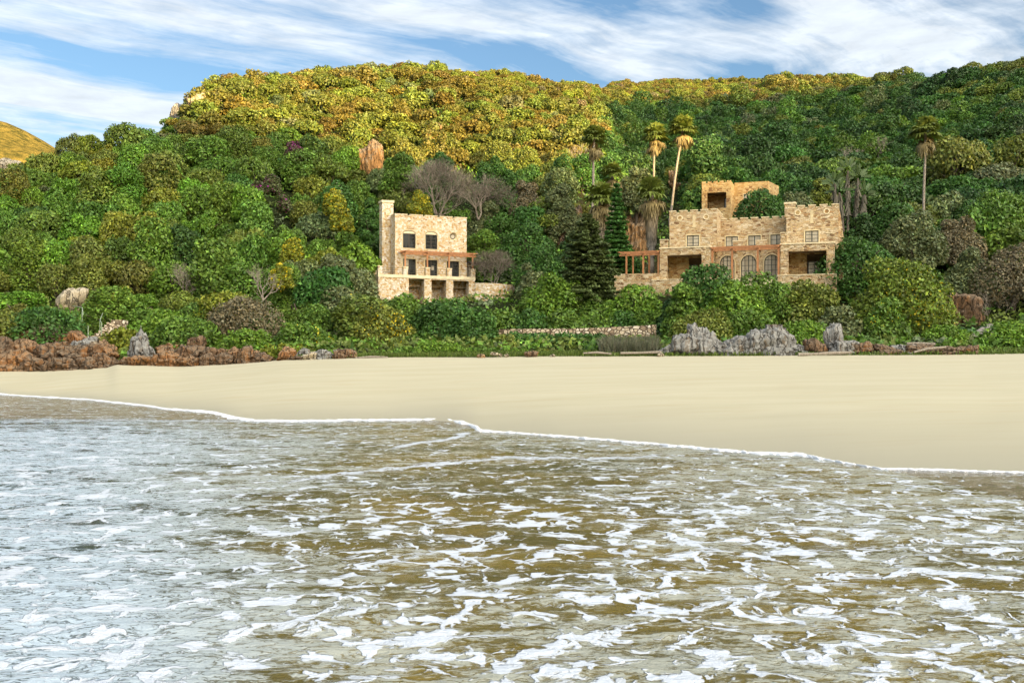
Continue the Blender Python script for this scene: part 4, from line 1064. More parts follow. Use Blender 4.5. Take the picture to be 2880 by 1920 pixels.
# the upper slopes read as one mass of crowns: one object
rg = np.random.RandomState(11)
pts = []
cell = {}
def try_add(x, y, r, kd, hue):
    g = (int(x // 6), int(y // 6))
    for i in (-1, 0, 1):
        for j in (-1, 0, 1):
            for (a, b_, c_) in cell.get((g[0] + i, g[1] + j), ()):
                if (a - x) ** 2 + (b_ - y) ** 2 < (0.52 * (r + c_)) ** 2: return
    cell.setdefault(g, []).append((x, y, r)); pts.append((x, y, r, kd, hue))
for (x, y, r, kd, hue) in EXTRA:
    try_add(x, y, r * float(np.interp(ridge_d(px_of(x, y)) - y, [0, 25], [0.6, 1.0])), 'dome' if kd == 'tall' else kd, hue)
for _ in range(60000):
    px = rg.uniform(-350, 3300); u = rg.rand()
    near = np.interp(px, [-350, 1000, 1010, 1690, 1700, 1990, 2000, 2200, 2210, 2400, 2500, 3300], [141, 141, 152, 152, 164, 170, 178, 178, 162, 158, 148, 142])
    if px < -60 or px > 2930: near = back_d(px) + 9
    far = ridge_d(px) + 8
    if near >= far: continue
    d = near + (far - near) * u
    x = (px - 1440) / FOC * d
    if in_house(x, d): continue
    z = float(ground(x, d)); py = py_of(z + 1.5, d)
    # heath on the sunlit plateau is low, forest below it is tall
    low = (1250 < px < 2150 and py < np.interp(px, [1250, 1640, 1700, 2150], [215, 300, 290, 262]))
    r = rg.uniform(0.9, 1.9) if low else rg.uniform(1.7, 3.4) * np.interp(d, [140, 320], [0.85, 1.15])
    r *= float(np.interp(ridge_d(px) - d, [-8, 14], [0.55, 1.0]))
    kd = random.choice(['dome', 'loose', 'flat']) if low or ridge_d(px) - d < 50 else rng.choices(['dome', 'loose', 'tall', 'flat'], [5, 3, 1.6, 1])[0]
    hue = rng.choices(['golden olive', 'brown-grey', 'yellow-green', 'olive green'], [5, 0.7, 2, 2.5])[0] if low else hue_at(px, py, d, rng)  # plateau leaves picked golden, sunlight put into their colour
    try_add(x, d, r, kd, hue)
print("mass crowns", len(pts))
def lite(kind, seed, n):
    me = crown_mesh("tmp", seed, kind, n, 0.105, 0.20)
    V = np.empty(len(me.vertices) * 3, np.float32); me.vertices.foreach_get('co', V)
    c = np.empty(len(me.vertices) * 4, np.float32); me.color_attributes['tint'].data.foreach_get('color', c)
    bpy.data.meshes.remove(me)
    return V.reshape(-1, 3), c.reshape(-1, 4)[:, :3]
LITE = {k: [lite(k, 3000 + 10 * i + j, 1200) for i in range(4)] for j, k in enumerate(('dome', 'loose', 'tall', 'flat'))}
VV, CC = [], []
for (x, y, r, kd, hue) in pts:
    v, c = LITE[kd][rg.randint(4)]
    a = rg.uniform(0, 6.28); ca_, sa_ = math.cos(a), math.sin(a)
    q = v * np.array([r, r, r * (rg.uniform(0.75, 1.1))])
    q = np.stack([q[:, 0] * ca_ - q[:, 1] * sa_ + x, q[:, 0] * sa_ + q[:, 1] * ca_ + y, q[:, 2] + float(ground(x, y)) - 0.35 * r], 1)
    h = np.array(HUES[hue]) * rg.uniform(0.82, 1.2) * rg.uniform(0.9, 1.1, 3)
    VV.append(q); CC.append(c * h)
VV = np.concatenate(VV); CC = np.concatenate(CC)
o = link("hillside_forest", mesh_np("hillside_forest", VV, np.arange(len(VV)).reshape(-1, 4), CC), M['leaf_far'])
tag(o, "dense bushy forest covering the upper hillsides up to the skyline", "forest", kind="stuff")

# low undergrowth between the trunks
m_ = 90000
px = rg.uniform(-250, 3150, m_); b_ = back_d(px); d = b_ + 3 + (np.minimum(ridge_d(px), 210) - b_) * rg.rand(m_) ** 1.1
x = (px - 1440) / FOC * d
ok = np.ones(m_, bool)
for o_, a_, u0, u1, w0, w1 in ((O_S, A_S, -2.6, 10.2, -2.0, 7.5), (O_C, A_C, -5.6, 17.6, -3.6, 6.5), (O_U, A_C, -0.2, 9.5, -0.2, 9.5)):
    u, v = to_local(x, d, o_, a_); ok &= ~((u > u0) & (u < u1) & (v > w0) & (v < w1))
x, d = x[ok], d[ok]
P = np.stack([x, d, ground(x, d) + rg.uniform(0.0, 0.9, len(x))], 1)
V, F = leaf_quads(P, rg.normal(size=P.shape) + np.array([0, -0.4, 0.9]), 0.30 * rg.uniform(0.6, 1.6, len(P)), rg, 1.5)
pick_ = np.array([HUES[h] for h in ('deep green', 'mid green', 'olive green', 'bright green', 'grey-green')])[np.clip(((fbm(P / 9.0, 2) + 0.7) / 1.4 * 5), 0, 4.99).astype(int)]
c_ = pick_ * rg.lognormal(0, 0.35, (len(P), 1))
tag(link("undergrowth", mesh_np("undergrowth", V, F, np.repeat(c_, 4, 0)), M['leaf_far']), "low leafy undergrowth between the trees of the slope", kind="stuff")

# ------------------------------------------------------------------ rocks
def mat_rock(name, c1, c2, c3, top, topamt=0.5, scale=0.9):
    m, t = new_mat(name)
    co = t.n('ShaderNodeTexCoord').outputs['Object']
    n = t.noise(co, 1.2 * scale, 6, 0.65); n2 = t.noise(t.map(co, scale=(3.2, 3.2, 0.7)), scale, 5, 0.6); n3 = t.noise(co, 5.0, 5, 0.7)
    c = t.mix(t.rng(n, 0.38, 0.62), c1, c2)
    c = t.mix(t.rng(n2, 0.52, 0.68), c, c3)
    geo = t.n('ShaderNodeNewGeometry'); sp = t.n('ShaderNodeSeparateXYZ'); t.l(geo.outputs['Normal'], sp.inputs[0])
    lich = t.m('MULTIPLY', t.rng(t.m('MULTIPLY_ADD', n, 0.8, sp.outputs[2]), 0.5, 1.0), topamt)
    c = t.mix(lich, c, top)                                # lichen and weathering on upward faces
    crack = t.voro(t.map(t.v('ADD', co, t.v('SCALE', t.noise(co, 1.5, 3, 0.6, out=1), scale=0.5)), scale=(1.9, 1.9, 0.45)), 0.9, 'DISTANCE_TO_EDGE')
    ck = t.rng(crack.outputs['Distance'], 0.0, 0.07)
    c = t.mix(ck, t.mix(0.75, c, (0.03, 0.022, 0.016)), c)
    h = t.m('ADD', t.m('MULTIPLY', ck, 0.6), t.m('ADD', t.m('MULTIPLY', n3, 0.6), n2))
    out(t, pbsdf(t, c, 0.92, t.bump(h, 1.0, 0.14), 0.15).outputs[0]); return m
M['rock_rust'] = mat_rock("rust_red_rock", (0.24, 0.115, 0.048), (0.16, 0.095, 0.052), (0.33, 0.155, 0.05), (0.23, 0.175, 0.115), 0.55)
M['rock_brown'] = mat_rock("brown_rock", (0.17, 0.105, 0.060), (0.115, 0.078, 0.052), (0.24, 0.115, 0.045), (0.17, 0.135, 0.095), 0.6)
M['rock_grey'] = mat_rock("blue_grey_rock", (0.17, 0.17, 0.165), (0.24, 0.24, 0.23), (0.16, 0.125, 0.09), (0.27, 0.27, 0.25), 0.5)
M['rock_orange'] = mat_rock("orange_cliff_rock", (0.30, 0.165, 0.065), (0.21, 0.12, 0.055), (0.36, 0.22, 0.10), (0.25, 0.21, 0.15), 0.6)
M['rock_pale'] = mat_rock("pale_rock", (0.40, 0.33, 0.22), (0.30, 0.26, 0.19), (0.46, 0.38, 0.24), (0.42, 0.38, 0.30), 0.5)
import bmesh
_bm = bmesh.new(); bmesh.ops.create_icosphere(_bm, subdivisions=5, radius=1.0)
ICO_V = np.array([v.co[:] for v in _bm.verts]); ICO_F = np.array([[v.index for v in f.verts] for f in _bm.faces]); _bm.free()
def rock_mesh(name, seed, sx, sy, sz, planes=14, rough=0.09, cone=0.0, cleave=0.0, lean=0.0, boxy=0.0):
    """faceted boulder: a ball cut by random planes, roughened; foot at z=0"""
    rg = np.random.RandomState(seed)
    d = ICO_V; n = unit(rg.normal(size=(planes, 3))); h = rg.uniform(0.62, 1.0, planes)
    r = np.min(np.where(d @ n.T > 0.05, h[None] / np.maximum(d @ n.T, 0.05), 9), 1); r = np.minimum(r, 1.15)
    p = d * r[:, None]
    if boxy: p = p * (1 - boxy + boxy / np.maximum((np.abs(d) ** 5).sum(1) ** 0.2, 0.5))[:, None]
    p = p + d * (fbm(d * 2.2 + seed * 3.1, 5, 0.55) * rough * 1.6)[:, None]
    p = p + d * (np.abs(perlin(d * 5.5 + seed * 1.7)) * -rough * 1.2)[:, None]
    if cleave:                                             # upright slabs with gullies between
        u = p[:, 0] * 3.1 + 0.5 * perlin(d * 1.5 + seed) + seed
        saw = (u % 1.0); p[:, 2] += cleave * (np.sin(np.floor(u) * 12.9898) * 0.5) * np.clip(p[:, 2] + 0.5, 0, 1); p[:, 1] += -0.14 * cleave * np.minimum(saw, 1 - saw) * 4
    p[:, 2] = p[:, 2] * 0.62 + 0.42
    if cone: k = 1 - cone * np.clip(p[:, 2], 0, 1); p[:, 0] *= k; p[:, 1] *= k
    p[:, 0] += lean * np.clip(p[:, 2], 0, 2)
    p = p * np.array([sx, sy, sz])
    return mesh_np(name, p, ICO_F, smooth=False)
ROCK_N = [0]
def rock(px, pyt, pyb, wpx, d, mat, label, group=None, name='boulder', seed=None, rz=None, **kw):
    ROCK_N[0] += 1; seed = ROCK_N[0] * 7 + 3 if seed is None else seed
    k = d / FOC; hgt = (pyb - pyt) * k
    me = rock_mesh(name, seed, wpx * 0.5 * k, wpx * 0.5 * k * 0.85, hgt / 1.02, **kw)
    o = link(name, me, M[mat]); b = photo_pt(px, pyb, d); o.location = (b.x, b.y, b.z - 0.05 * hgt)
    o.rotation_euler = (0, 0, random.uniform(-0.5, 0.5) if rz is None else rz)
    return tag(o, label, name, group)

# red and brown boulders at the left end of the sand: front row, middle row, back row
G1 = "boulders at the left end of the beach"
front = [(-30, 985, 1048, 110, 'rock_rust'), (45, 990, 1042, 90, 'rock_rust'), (100, 1000, 1040, 60, 'rock_brown'), (150, 1012, 1045, 70, 'rock_brown'), (200, 1008, 1042, 76, 'rock_brown'),
         (252, 1005, 1039, 84, 'rock_brown'), (297, 995, 1028, 56, 'rock_brown'), (352, 1006, 1026, 44, 'rock_brown'), (395, 1000, 1027, 60, 'rock_rust'), (438, 998, 1031, 56, 'rock_rust'),
         (482, 995, 1028, 64, 'rock_rust'), (540, 1000, 1028, 66, 'rock_rust'), (592, 998, 1024, 50, 'rock_brown'), (640, 990, 1021, 48, 'rock_brown'), (690, 980, 1021, 58, 'rock_brown'),
         (742, 990, 1020, 64, 'rock_brown'), (805, 982, 1010, 46, 'rock_rust'), (835, 998, 1010, 50, 'rock_brown'), (880, 993, 1012, 48, 'rock_pale'), (912, 985, 1009, 42, 'rock_grey'), (968, 980, 1007, 50, 'rock_brown'), (1000, 994, 1006, 30, 'rock_rust')]
middle = [(10, 950, 1010, 100, 'rock_brown'), (80, 958, 1012, 90, 'rock_rust'), (145, 965, 1015, 90, 'rock_brown'), (205, 968, 1018, 90, 'rock_brown'), (262, 966, 1015, 80, 'rock_brown'), (300, 963, 1018, 50, 'rock_rust'),
          (470, 978, 1012, 60, 'rock_brown'), (535, 975, 1012, 90, 'rock_brown'), (610, 968, 1012, 60, 'rock_brown'), (662, 978, 1005, 44, 'rock_rust'), (715, 984, 1006, 60, 'rock_rust'), (855, 982, 1003, 40, 'rock_grey'), (945, 984, 1002, 36, 'rock_grey')]
back = [(0, 928, 985, 70, 'rock_rust'), (40, 930, 985, 60, 'rock_rust'), (85, 928, 985, 64, 'rock_rust'), (125, 936, 985, 50, 'rock_rust'), (180, 940, 985, 70, 'rock_rust'), (222, 925, 975, 46, 'rock_rust'), (240, 950, 990, 60, 'rock_grey'),
        (500, 962, 992, 90, 'rock_rust'), (552, 946, 984, 44, 'rock_brown')]
RC = {'rock_rust': 'rust-red', 'rock_brown': 'brown', 'rock_grey': 'grey', 'rock_pale': 'pale'}
for rowname, row, dd, kw in (("front row at the sand's edge", front, 0.6, dict(planes=7, rough=0.15, boxy=0.35, cleave=0.35)), ("middle row behind the sand's edge", middle, 2.6, dict(planes=7, rough=0.15, boxy=0.35, cleave=0.35)), ("steep back row under the bushes", back, 4.6, dict(planes=8, rough=0.10, cleave=0.5, boxy=0.6))):
    for i, (px, a, b, wd, mt) in enumerate(row):
        rock(px, a, b + 6, wd * 1.15, float(back_d(px)) + dd, mt, f"{RC[mt]} boulder, {ORD[i]} from the left in the {rowname}", G1, **kw)
rock(236, 977, 1000, 42, 85.5, 'rock_orange', "flat-topped bright orange block lying on the brown boulders", G1, planes=7, rough=0.03)
# pointed grey rock
rock(396, 930, 1024, 118, 84.5, 'rock_grey', "tall pointed blue-grey rock beside the rust boulders", None, 'pointed_rock', seed=5, rz=0.2, planes=18, rough=0.13, cone=0.62, cleave=0.25)
rock(398, 918, 975, 36, 84.6, 'rock_grey', "thin pale spike of rock on top of the pointed grey rock", None, 'rock_spike', seed=12, rz=0, planes=8, rough=0.06, cone=0.8, lean=-0.05)
# grey slab outcrop under the big green domes
G2 = "grey slabs of the outcrop under the green domes"
slabs = [(1886, 962, 1000, 48, 'rock_grey'), (1922, 944, 998, 56, 'rock_grey'), (1958, 908, 996, 50, 'rock_grey'), (1985, 940, 992, 44, 'rock_grey'), (2022, 948, 996, 62, 'rock_grey'), (2066, 952, 997, 58, 'rock_grey'), (2104, 948, 997, 52, 'rock_grey'),
         (2140, 930, 996, 60, 'rock_grey'), (2182, 925, 996, 66, 'rock_grey'), (2250, 966, 997, 50, 'rock_grey'), (2292, 954, 996, 46, 'rock_brown'), (2340, 918, 990, 36, 'rock_grey'), (2375, 950, 992, 64, 'rock_grey'), (2425, 958, 994, 56, 'rock_brown'),
         (2490, 970, 996, 56, 'rock_brown'), (2540, 966, 996, 56, 'rock_grey'), (2592, 972, 997, 64, 'rock_brown'), (2645, 974, 997, 60, 'rock_brown'), (2690, 976, 997, 50, 'rock_brown'), (2726, 966, 997, 38, 'rock_brown')]
for i, (px, a, b, wd, mt) in enumerate(slabs):
    rock(px, a, b + 5, wd * 1.55, float(back_d(px)) + 1.2, mt, f"{RC[mt]} upright slab of rock, {ORD[i]} from the left along the outcrop", G2, 'rock_slab', planes=9, rough=0.12, cleave=0.4, cone=0.1, boxy=0.45)
# cliff faces showing through the slope
def cliff(px, pyt, pyb, wpx, d, mat, label, **kw):
    ds = np.linspace(float(back_d(px)) + 2, float(ridge_d(px)) + 2, 300); xs = (px - 1440) / FOC * ds
    gp = HOR - (ground(xs, ds) - CAM_H) / ds * FOC
    j = int(np.argmax(gp <= pyb)) if (gp <= pyb).any() else len(ds) - 1
    return rock(px, pyt, pyb + 12, wpx * 1.1, float(ds[j]) + 0.4, mat, label, None, 'cliff_rock', planes=7, rough=0.10, cleave=0.6, boxy=0.8, **kw)
cliff(1036, 420, 512, 66, 143, 'rock_orange', "tall orange rock face with a grey top above the tall house's chimney", seed=77)
cliff(925, 522, 568, 30, 131, 'rock_orange', "slim orange rock showing through the bushes left of the chimney", seed=81)
cliff(962, 524, 566, 36, 131, 'rock_pale', "pale stub of rock showing through the bushes near the slim orange rock", seed=82)
cliff(1788, 582, 700, 74, 116, 'rock_orange', "orange bank of rock between the shaggy palm trunks", seed=84)
cliff(1912, 478, 530, 56, 140, 'rock_orange', "small orange rock face behind the leaning palm trunk", seed=85)
cliff(1600, 575, 680, 60, 122, 'rock_brown', "brownish red rock face left of the shaggy palms", seed=86)
cliff(556, 262, 300, 46, 160, 'rock_pale', "pale sunlit rock near the top of the left slope", seed=87)
cliff(598, 258, 284, 36, 160.5, 'rock_pale', "smaller pale rock beside the sunlit rock near the slope's top", seed=88)
cliff(492, 300, 336, 30, 156, 'rock_grey', "pale grey rock on the steep left edge of the slope", seed=89)
cliff(1215, 352, 392, 44, 158, 'rock_rust', "small red rock face in the sunlit bushes above the tall house", seed=90)
cliff(205, 822, 876, 70, 93, 'rock_pale', "pale yellow rock in the bushes above the stone steps", seed=91)
cliff(400, 870, 905, 60, 90, 'rock_orange', "small orange bank of earth above the pointed grey rock", seed=92)
cliff(2680, 842, 905, 110, 96, 'rock_brown', "dark brown rock bank below the twisted brown tree", seed=93)
cliff(50, 470, 520, 140, 175, 'rock_pale', "pale scree face on the far left slope", seed=94)
# small loose stones at the top of the sand
for i, (px, py, wd, mt) in enumerate([(1390, 996, 20, 'rock_pale'), (1408, 999, 14, 'rock_pale'), (1424, 1000, 16, 'rock_pale'), (1355, 1004, 26, 'rock_orange'), (1495, 1000, 40, 'rock_brown'), (1858, 998, 22, 'rock_pale'), (1555, 1002, 20, 'rock_pale')]):
    rock(px, py - wd * 0.4, py + 3, wd, float(back_d(px)) - 0.4, mt, f"{RC.get(mt, 'orange')} loose stone, {ORD[i]} from the left at the top of the empty sand", "loose stones at the top of the sand", 'stone')
# driftwood
def log(name, pts, r, label):
    mb = MB(); P = [photo_pt(*p) for p in pts]; n = len(P)
    mb.tube(P, [r * (0.7 + 0.5 * math.sin(i * 1.7 + r * 40) ** 2) for i in range(n)], 8)
    return tag(mb.build(name, M['bark_pale']), label, "driftwood", "driftwood along the top of the beach")
log('driftwood', [(2245, 997, 75.6), (2290, 995, 75.6), (2340, 993, 75.7), (2395, 991, 75.8)], 0.12, "long pale driftwood log lying below the grey outcrop")
log('driftwood', [(2550, 966, 78.2), (2590, 965, 78.1), (2630, 968, 78.0)], 0.10, "thick pale log lying on the brown slabs under the yellow-green dome")
log('driftwood', [(2570, 990, 75.8), (2610, 980, 75.8), (2660, 976, 76.2)], 0.09, "thin pale branch leaning on the brown slabs")
log('driftwood', [(1640, 993, 77.1), (1680, 991, 77), (1720, 995, 77)], 0.08, "thin grey stick below the grey reeds, first of two")
log('driftwood', [(1745, 993, 77), (1800, 992, 77), (1860, 990, 76.8)], 0.10, "grey branch lying between the grey reeds and the grey outcrop")
log('driftwood', [(1000, 1006, 77.9), (1045, 1003, 77.9), (1090, 1004, 77.9)], 0.07, "dark thin branch below the yellow-flowered shrub")
# stone steps at the left with two handrails
def step_flight(name, px0, px1, pyb, pyt, d0, d1, n, mat, label):
    mb = MB()
    for i in range(n):
        f0, f1 = i / n, (i + 1) / n
        a = photo_pt(px0 + (px1 - px0) * 0.25 * f0, pyb, d0); b = photo_pt(px1, pyb, d0)
        y0 = d0 + (d1 - d0) * f0; zt = py2z(pyb, d0) + (py2z(pyt, d1) - py2z(pyb, d0)) * f1
        j = random.uniform(-0.12, 0.12)
        mb.box(a.x + j, b.x + j, y0, y0 + (d1 - d0) / n + 0.3, zt - 0.9, zt)
    return tag(mb.build(name, M[mat]), label, "steps")
step_flight('stone_steps', 232, 282, 968, 900, 87.0, 93.0, 9, 'stone_wall', "rough pale stone steps climbing between the bushes above the red boulders")
def rail(pts, posts, label):
    r = empty('handrail', photo_pt(*pts[0])); b0 = r.location.copy()
    mb = MB(); mb.tube([photo_pt(*p) - b0 for p in pts], [0.03] * len(pts), 6); mb.build('rail', M['rail'], r)
    for (p, h) in posts:
        a = photo_pt(*p) - b0; mb = MB(); mb.tube([a, a - Vector((0, 0, h))], [0.03, 0.03], 6); mb.build('post', M['rail'], r)
    return tag(r, label, "handrail", "handrails of the stone steps")
M['rail'] = mat_simple("pale_green_painted_pipe", (0.30, 0.36, 0.26), 0.5, 0.1, 5)
rail([(286, 908, 87.5), (281, 900, 89), (289, 880, 92)], [((286, 908, 87.5), 1.6), ((281, 900, 89), 1.2)], "pale green handrail on the right side of the stone steps")
rail([(205, 860, 92.5), (231, 865, 90), (234, 885, 89)], [((231, 865, 90), 1.3), ((248, 915, 87.3), 1.4)], "pale green handrail on the left side of the stone steps")
# masonry steps in the grey outcrop and the grey ramp at the right
step_flight('masonry_steps', 2236, 2178, 996, 912, 76.4, 78.6, 9, 'rock_grey', "broken grey masonry steps built into the grey outcrop")
mb = MB(); a = [photo_pt(2732, 938, 86), photo_pt(2790, 934, 86.5), photo_pt(2808, 909, 92), photo_pt(2775, 911, 92)]
mb.add([tuple(p) for p in a] + [(p.x, p.y, p.z - 2.2) for p in a], [(0, 1, 2, 3), (7, 6, 5, 4), (0, 4, 5, 1), (1, 5, 6, 2), (2, 6, 7, 3), (3, 7, 4, 0)])
tag(mb.build('concrete_ramp', M['concrete_grey']), "grey concrete ramp end among the bushes at the far side of the beach", "ramp")

# ------------------------------------------------------------------ shrubs, domes and trees in front of and around the houses
def bush(px0, px1, pyt, pyb, d, hue, label, name='bush', cat='bush', group=None, leaf=0.19, dens=1.0, seed=0, nl=26, depth=0.75, flowers=None, top=0.0, loose=0.0, trunk=False, droop=0.0):
    k = d / FOC; cx = ((px0 + px1) / 2 - 1440) * k; a = (px1 - px0) / 2 * k; zt, zb = py2z(pyt, d), py2z(pyb, d)
    h = zt - zb; rg = np.random.RandomState(seed + int(px0) + 1000)
    root = empty(name, (cx, d, zb))
    lr = min(a, h, a * depth * 1.5) * (0.27 - 0.07 * loose)
    i_ = np.arange(nl) + 0.5; zz = 1 - i_ / nl * 1.05; az = i_ * 2.39996 + seed
    rr_ = np.sqrt(np.clip(1 - np.clip(zz, 0, 1) ** 2, 0, 1))
    dv = np.stack([rr_ * np.cos(az), rr_ * np.sin(az), np.clip(zz, 0.02, 1)], 1) + rg.normal(size=(nl, 3)) * 0.07
    C = dv * rg.uniform(0.86 - 0.3 * loose, 1.04, (nl, 1)) * np.array([a - lr, max(a * depth - lr, lr), (h - lr)]); C[:, 2] = np.maximum(C[:, 2], lr * 0.4 - droop)
    Rr = lr * rg.uniform(0.75, 1.4, nl)
    C[:, 0] *= (a * 1.02) / np.max(np.abs(C[:, 0]) + Rr)
    core = [[0, 0, h * 0.35], [a * 0.4, 0, h * 0.3], [-a * 0.4, 0, h * 0.3], [0, 0, h * 0.62]]
    C = np.vstack([C, core]); Rr = np.append(Rr, [min(a, h) * 0.60] * 3 + [min(a, h) * 0.42])
    n = int(6.3 * a * h * 0.8 * 115 * dens / (leaf / 0.19) ** 2)
    C[:nl] += rg.normal(size=(nl, 3)) * lr * 0.35; C[:, 2] = np.maximum(C[:, 2], lr * 0.3); C[:, 2] = np.minimum(C[:, 2], h * 1.01 - Rr)
    o = leaf_cloud('crown', C, Rr, n, leaf, hue, seed=seed + int(px0) + 1000, parent=root, lobvar=(0.80, 1.24))
    if top:                                               # yellower young growth on the top lobes
        pass
    if flowers:
        ff = np.array(flowers['at']); m_ = flowers.get('n', 200)
        P = []
        dirs = unit(rg.normal(size=(m_, 3)) * np.array([1, 0.6, 1]) + np.array([0, -0.6, 0.1]))
        kk = rg.choice(len(C) - 4, size=m_)
        q = C[kk] + dirs * Rr[kk][:, None] * 1.05
        fx_ = (ff[0] - (px0 + px1) / 2) * k; fz_ = py2z(ff[1], d) - zb; fr = flowers['r'] * k
        g_ = np.exp(-(((q[:, 0] - fx_) / fr) ** 2 + ((q[:, 2] - fz_) / fr) ** 2))
        q = q[rg.rand(m_) < g_]
        if len(q): flower_bits('blossoms', q, flowers.get('s', 0.17), flowers.get('col', (0.62, 0.48, 0.02)), root, seed)
    if trunk:
        me = TRUNK[seed % 4]; kx = bpy.data.objects.new('trunk', me); COL.objects.link(kx); kx.parent = root; kx.scale = (a * 0.9, a * 0.9, h * 0.9)
    root['label'] = label; root['category'] = cat
    if group: root['group'] = group
    return root

T = dict(name='tree', cat='tree', trunk=True)
YEL = (0.62, 0.48, 0.02)
# below and beside the tall house
bush(985, 1160, 855, 1002, 88, 'olive green', "big olive shrub sprinkled with yellow flowers below the tall house's terrace", flowers=dict(at=(1125, 955), r=75, n=3400), seed=3, nl=34)
bush(1045, 1215, 826, 960, 93, 'mid green', "mid green shrub right under the tall house's terrace slab", seed=5)
bush(880, 1045, 800, 935, 97, 'grey-green', "grey-green loose shrub left of the yellow-flowered shrub", seed=7, loose=0.5, flowers=dict(at=(1010, 880), r=60, n=500))
bush(770, 930, 900, 1008, 86, 'mid green', "mid green shrub above the small brown boulders, left of the yellow flowers", seed=9, flowers=dict(at=(900, 950), r=50, n=500))
bush(590, 790, 832, 950, 90, 'brown-grey', "wind-clipped shrub with a bare brown twiggy face above the rust boulders", seed=11, leaf=0.14, nl=36)
bush(560, 720, 822, 890, 93, 'yellow-green', "yellow-green shrub capping the wind-clipped brown shrub", seed=12)
bush(600, 790, 930, 1004, 86, 'bright green', "bright green low shrub spilling onto the brown boulders", seed=13)
bush(700, 900, 968, 1008, 83, 'yellow-green', "low yellow-green creeper mound between the small boulders", seed=14, leaf=0.15)
bush(440, 620, 890, 990, 87.5, 'mid green', "mid green shrub right behind the pointed grey rock", seed=15)
bush(400, 520, 870, 940, 90, 'bright green', "bright green shrub above the pointed grey rock", seed=16)
bush(280, 400, 920, 992, 88, 'yellow-green', "low bright shrub between the stone steps and the pointed grey rock", seed=17)
bush(20, 235, 868, 965, 89, 'deep green', "deep green domed shrub overhanging the rust-red back boulders", seed=19, nl=36)
bush(-80, 110, 880, 965, 89, 'olive green', "olive shrub at the photo's left edge above the rust boulders", seed=21)
bush(90, 200, 910, 968, 88, 'brown-grey', "brown-grey twiggy shrub hanging over the rust-red back boulders", seed=22, leaf=0.14)
bush(1140, 1340, 842, 990, 92, 'deep green', "deep green creeping shrub below the tall house's basement openings", seed=23, nl=34)
bush(1240, 1400, 868, 1000, 88, 'deep green', "dark leafy shrub left of the long low stone wall", seed=25, nl=30)
bush(1330, 1480, 876, 945, 95, 'mid green', "mid green shrub under the rounded retaining wall", seed=27)
bush(1150, 1290, 965, 1006, 80.5, 'bright green', "low bright creeper mat at the sand's edge below the yellow flowers", seed=28, leaf=0.13, depth=0.4)
bush(1090, 1180, 975, 1004, 80, 'mid green', "small green creeper mound at the sand's edge under the yellow flowers", seed=28, leaf=0.13)
bush(1452, 1545, 742, 862, 106, 'grey-green', "grey-green shrub standing beside the rounded retaining wall", seed=29, loose=0.4, **{k: T[k] for k in ('trunk',)})
bush(1484, 1640, 772, 890, 98, 'bright green', "bright green mound between the retaining wall and the tiered pine", seed=31, nl=30)
bush(1705, 1870, 806, 925, 95, 'bright green', "bright green mound under the terrace wall of the red pergola", seed=33, nl=30)
bush(1600, 1740, 830, 925, 97, 'mid green', "mid green shrub at the foot of the tiered pine", seed=34)
bush(1455, 1530, 810, 890, 103, 'mid green', "green shrub growing past the rounded retaining wall's far end", seed=36)
for i, (a, b, t_) in enumerate(((1335, 1455, 874), (1430, 1550, 866), (1520, 1640, 872), (1615, 1735, 880), (1700, 1800, 876), (1780, 1860, 868))):
    bush(a, b, t_, 950, 91.5, ['mid green', 'deep green', 'mid green'][i % 3], f"leafy hedge bush behind the long low stone wall, {ORD[i]} from the left", group="hedge behind the low stone wall", seed=40 + i)
for i, (a, b, t_) in enumerate(((1400, 1490, 934), (1455, 1560, 938), (1530, 1630, 936), (1600, 1690, 940), (1650, 1720, 936))):
    bush(a, b, t_, 992, 86, 'deep green', f"glossy low hedge bush in front of the long low stone wall, {ORD[i]} from the left", group="hedge in front of the low stone wall", seed=50 + i, leaf=0.17)
bush(1395, 1460, 940, 1000, 83.5, 'olive green', "yellowish weedy bush at the left end of the long low stone wall", seed=57, leaf=0.14)
bush(1840, 1950, 830, 985, 90, 'dark', "dark shrub in the gap between the low stone wall and the big green dome", seed=59, nl=30)
for i, (a, b, t_, hu) in enumerate(((870, 975, 985, 'bright green'), (1030, 1120, 984, 'mid green'), (1240, 1330, 972, 'bright green'), (1310, 1410, 978, 'mid green'), (1395, 1500, 982, 'bright green'), (1490, 1590, 984, 'yellow-green'), (1570, 1680, 986, 'mid green'), (1840, 1900, 975, 'bright green'), (2715, 2800, 972, 'bright green'), (2790, 2890, 976, 'mid green'))):
    bush(a, b, t_, 1004 - 4 * (a > 1600) - 4 * (a > 2500), 80.2 - 2.2 * (a > 2500), hu, f"low {hu} creeper mound at the top of the sand, {ORD[i]} from the left", group="creeper mounds along the top of the sand", seed=140 + i, leaf=0.13, depth=0.6)
# big domes on the outcrop
bush(1865, 1985, 790, 985, 87.5, 'mid green', "green shoulder of the huge deep green dome beside the low stone wall", seed=150, nl=36)
bush(1960, 2170, 782, 970, 88, 'bright green', "bright green middle of the mass of bushes before the battlemented house", seed=151, nl=44)
bush(2110, 2290, 800, 970, 89, 'mid green', "mid green end of the mass of bushes under the arched doors", seed=152, nl=40)
bush(1868, 2100, 734, 985, 90, 'deep green', "huge deep green dome of bushes hiding the foot of the battlemented house", seed=61, nl=60, leaf=0.21)
bush(2020, 2245, 770, 980, 91, 'mid green', "broad glossy green dome joined to the huge deep green dome, before the arched doors", seed=63, nl=56, leaf=0.21)
bush(1890, 2060, 870, 975, 84.5, 'olive green', "olive creeper slope hanging above the grey outcrop under the huge green dome", seed=65, leaf=0.15)
bush(2020, 2180, 870, 960, 85, 'mid green', "green shrub above the masonry steps in the outcrop", seed=66, leaf=0.17)
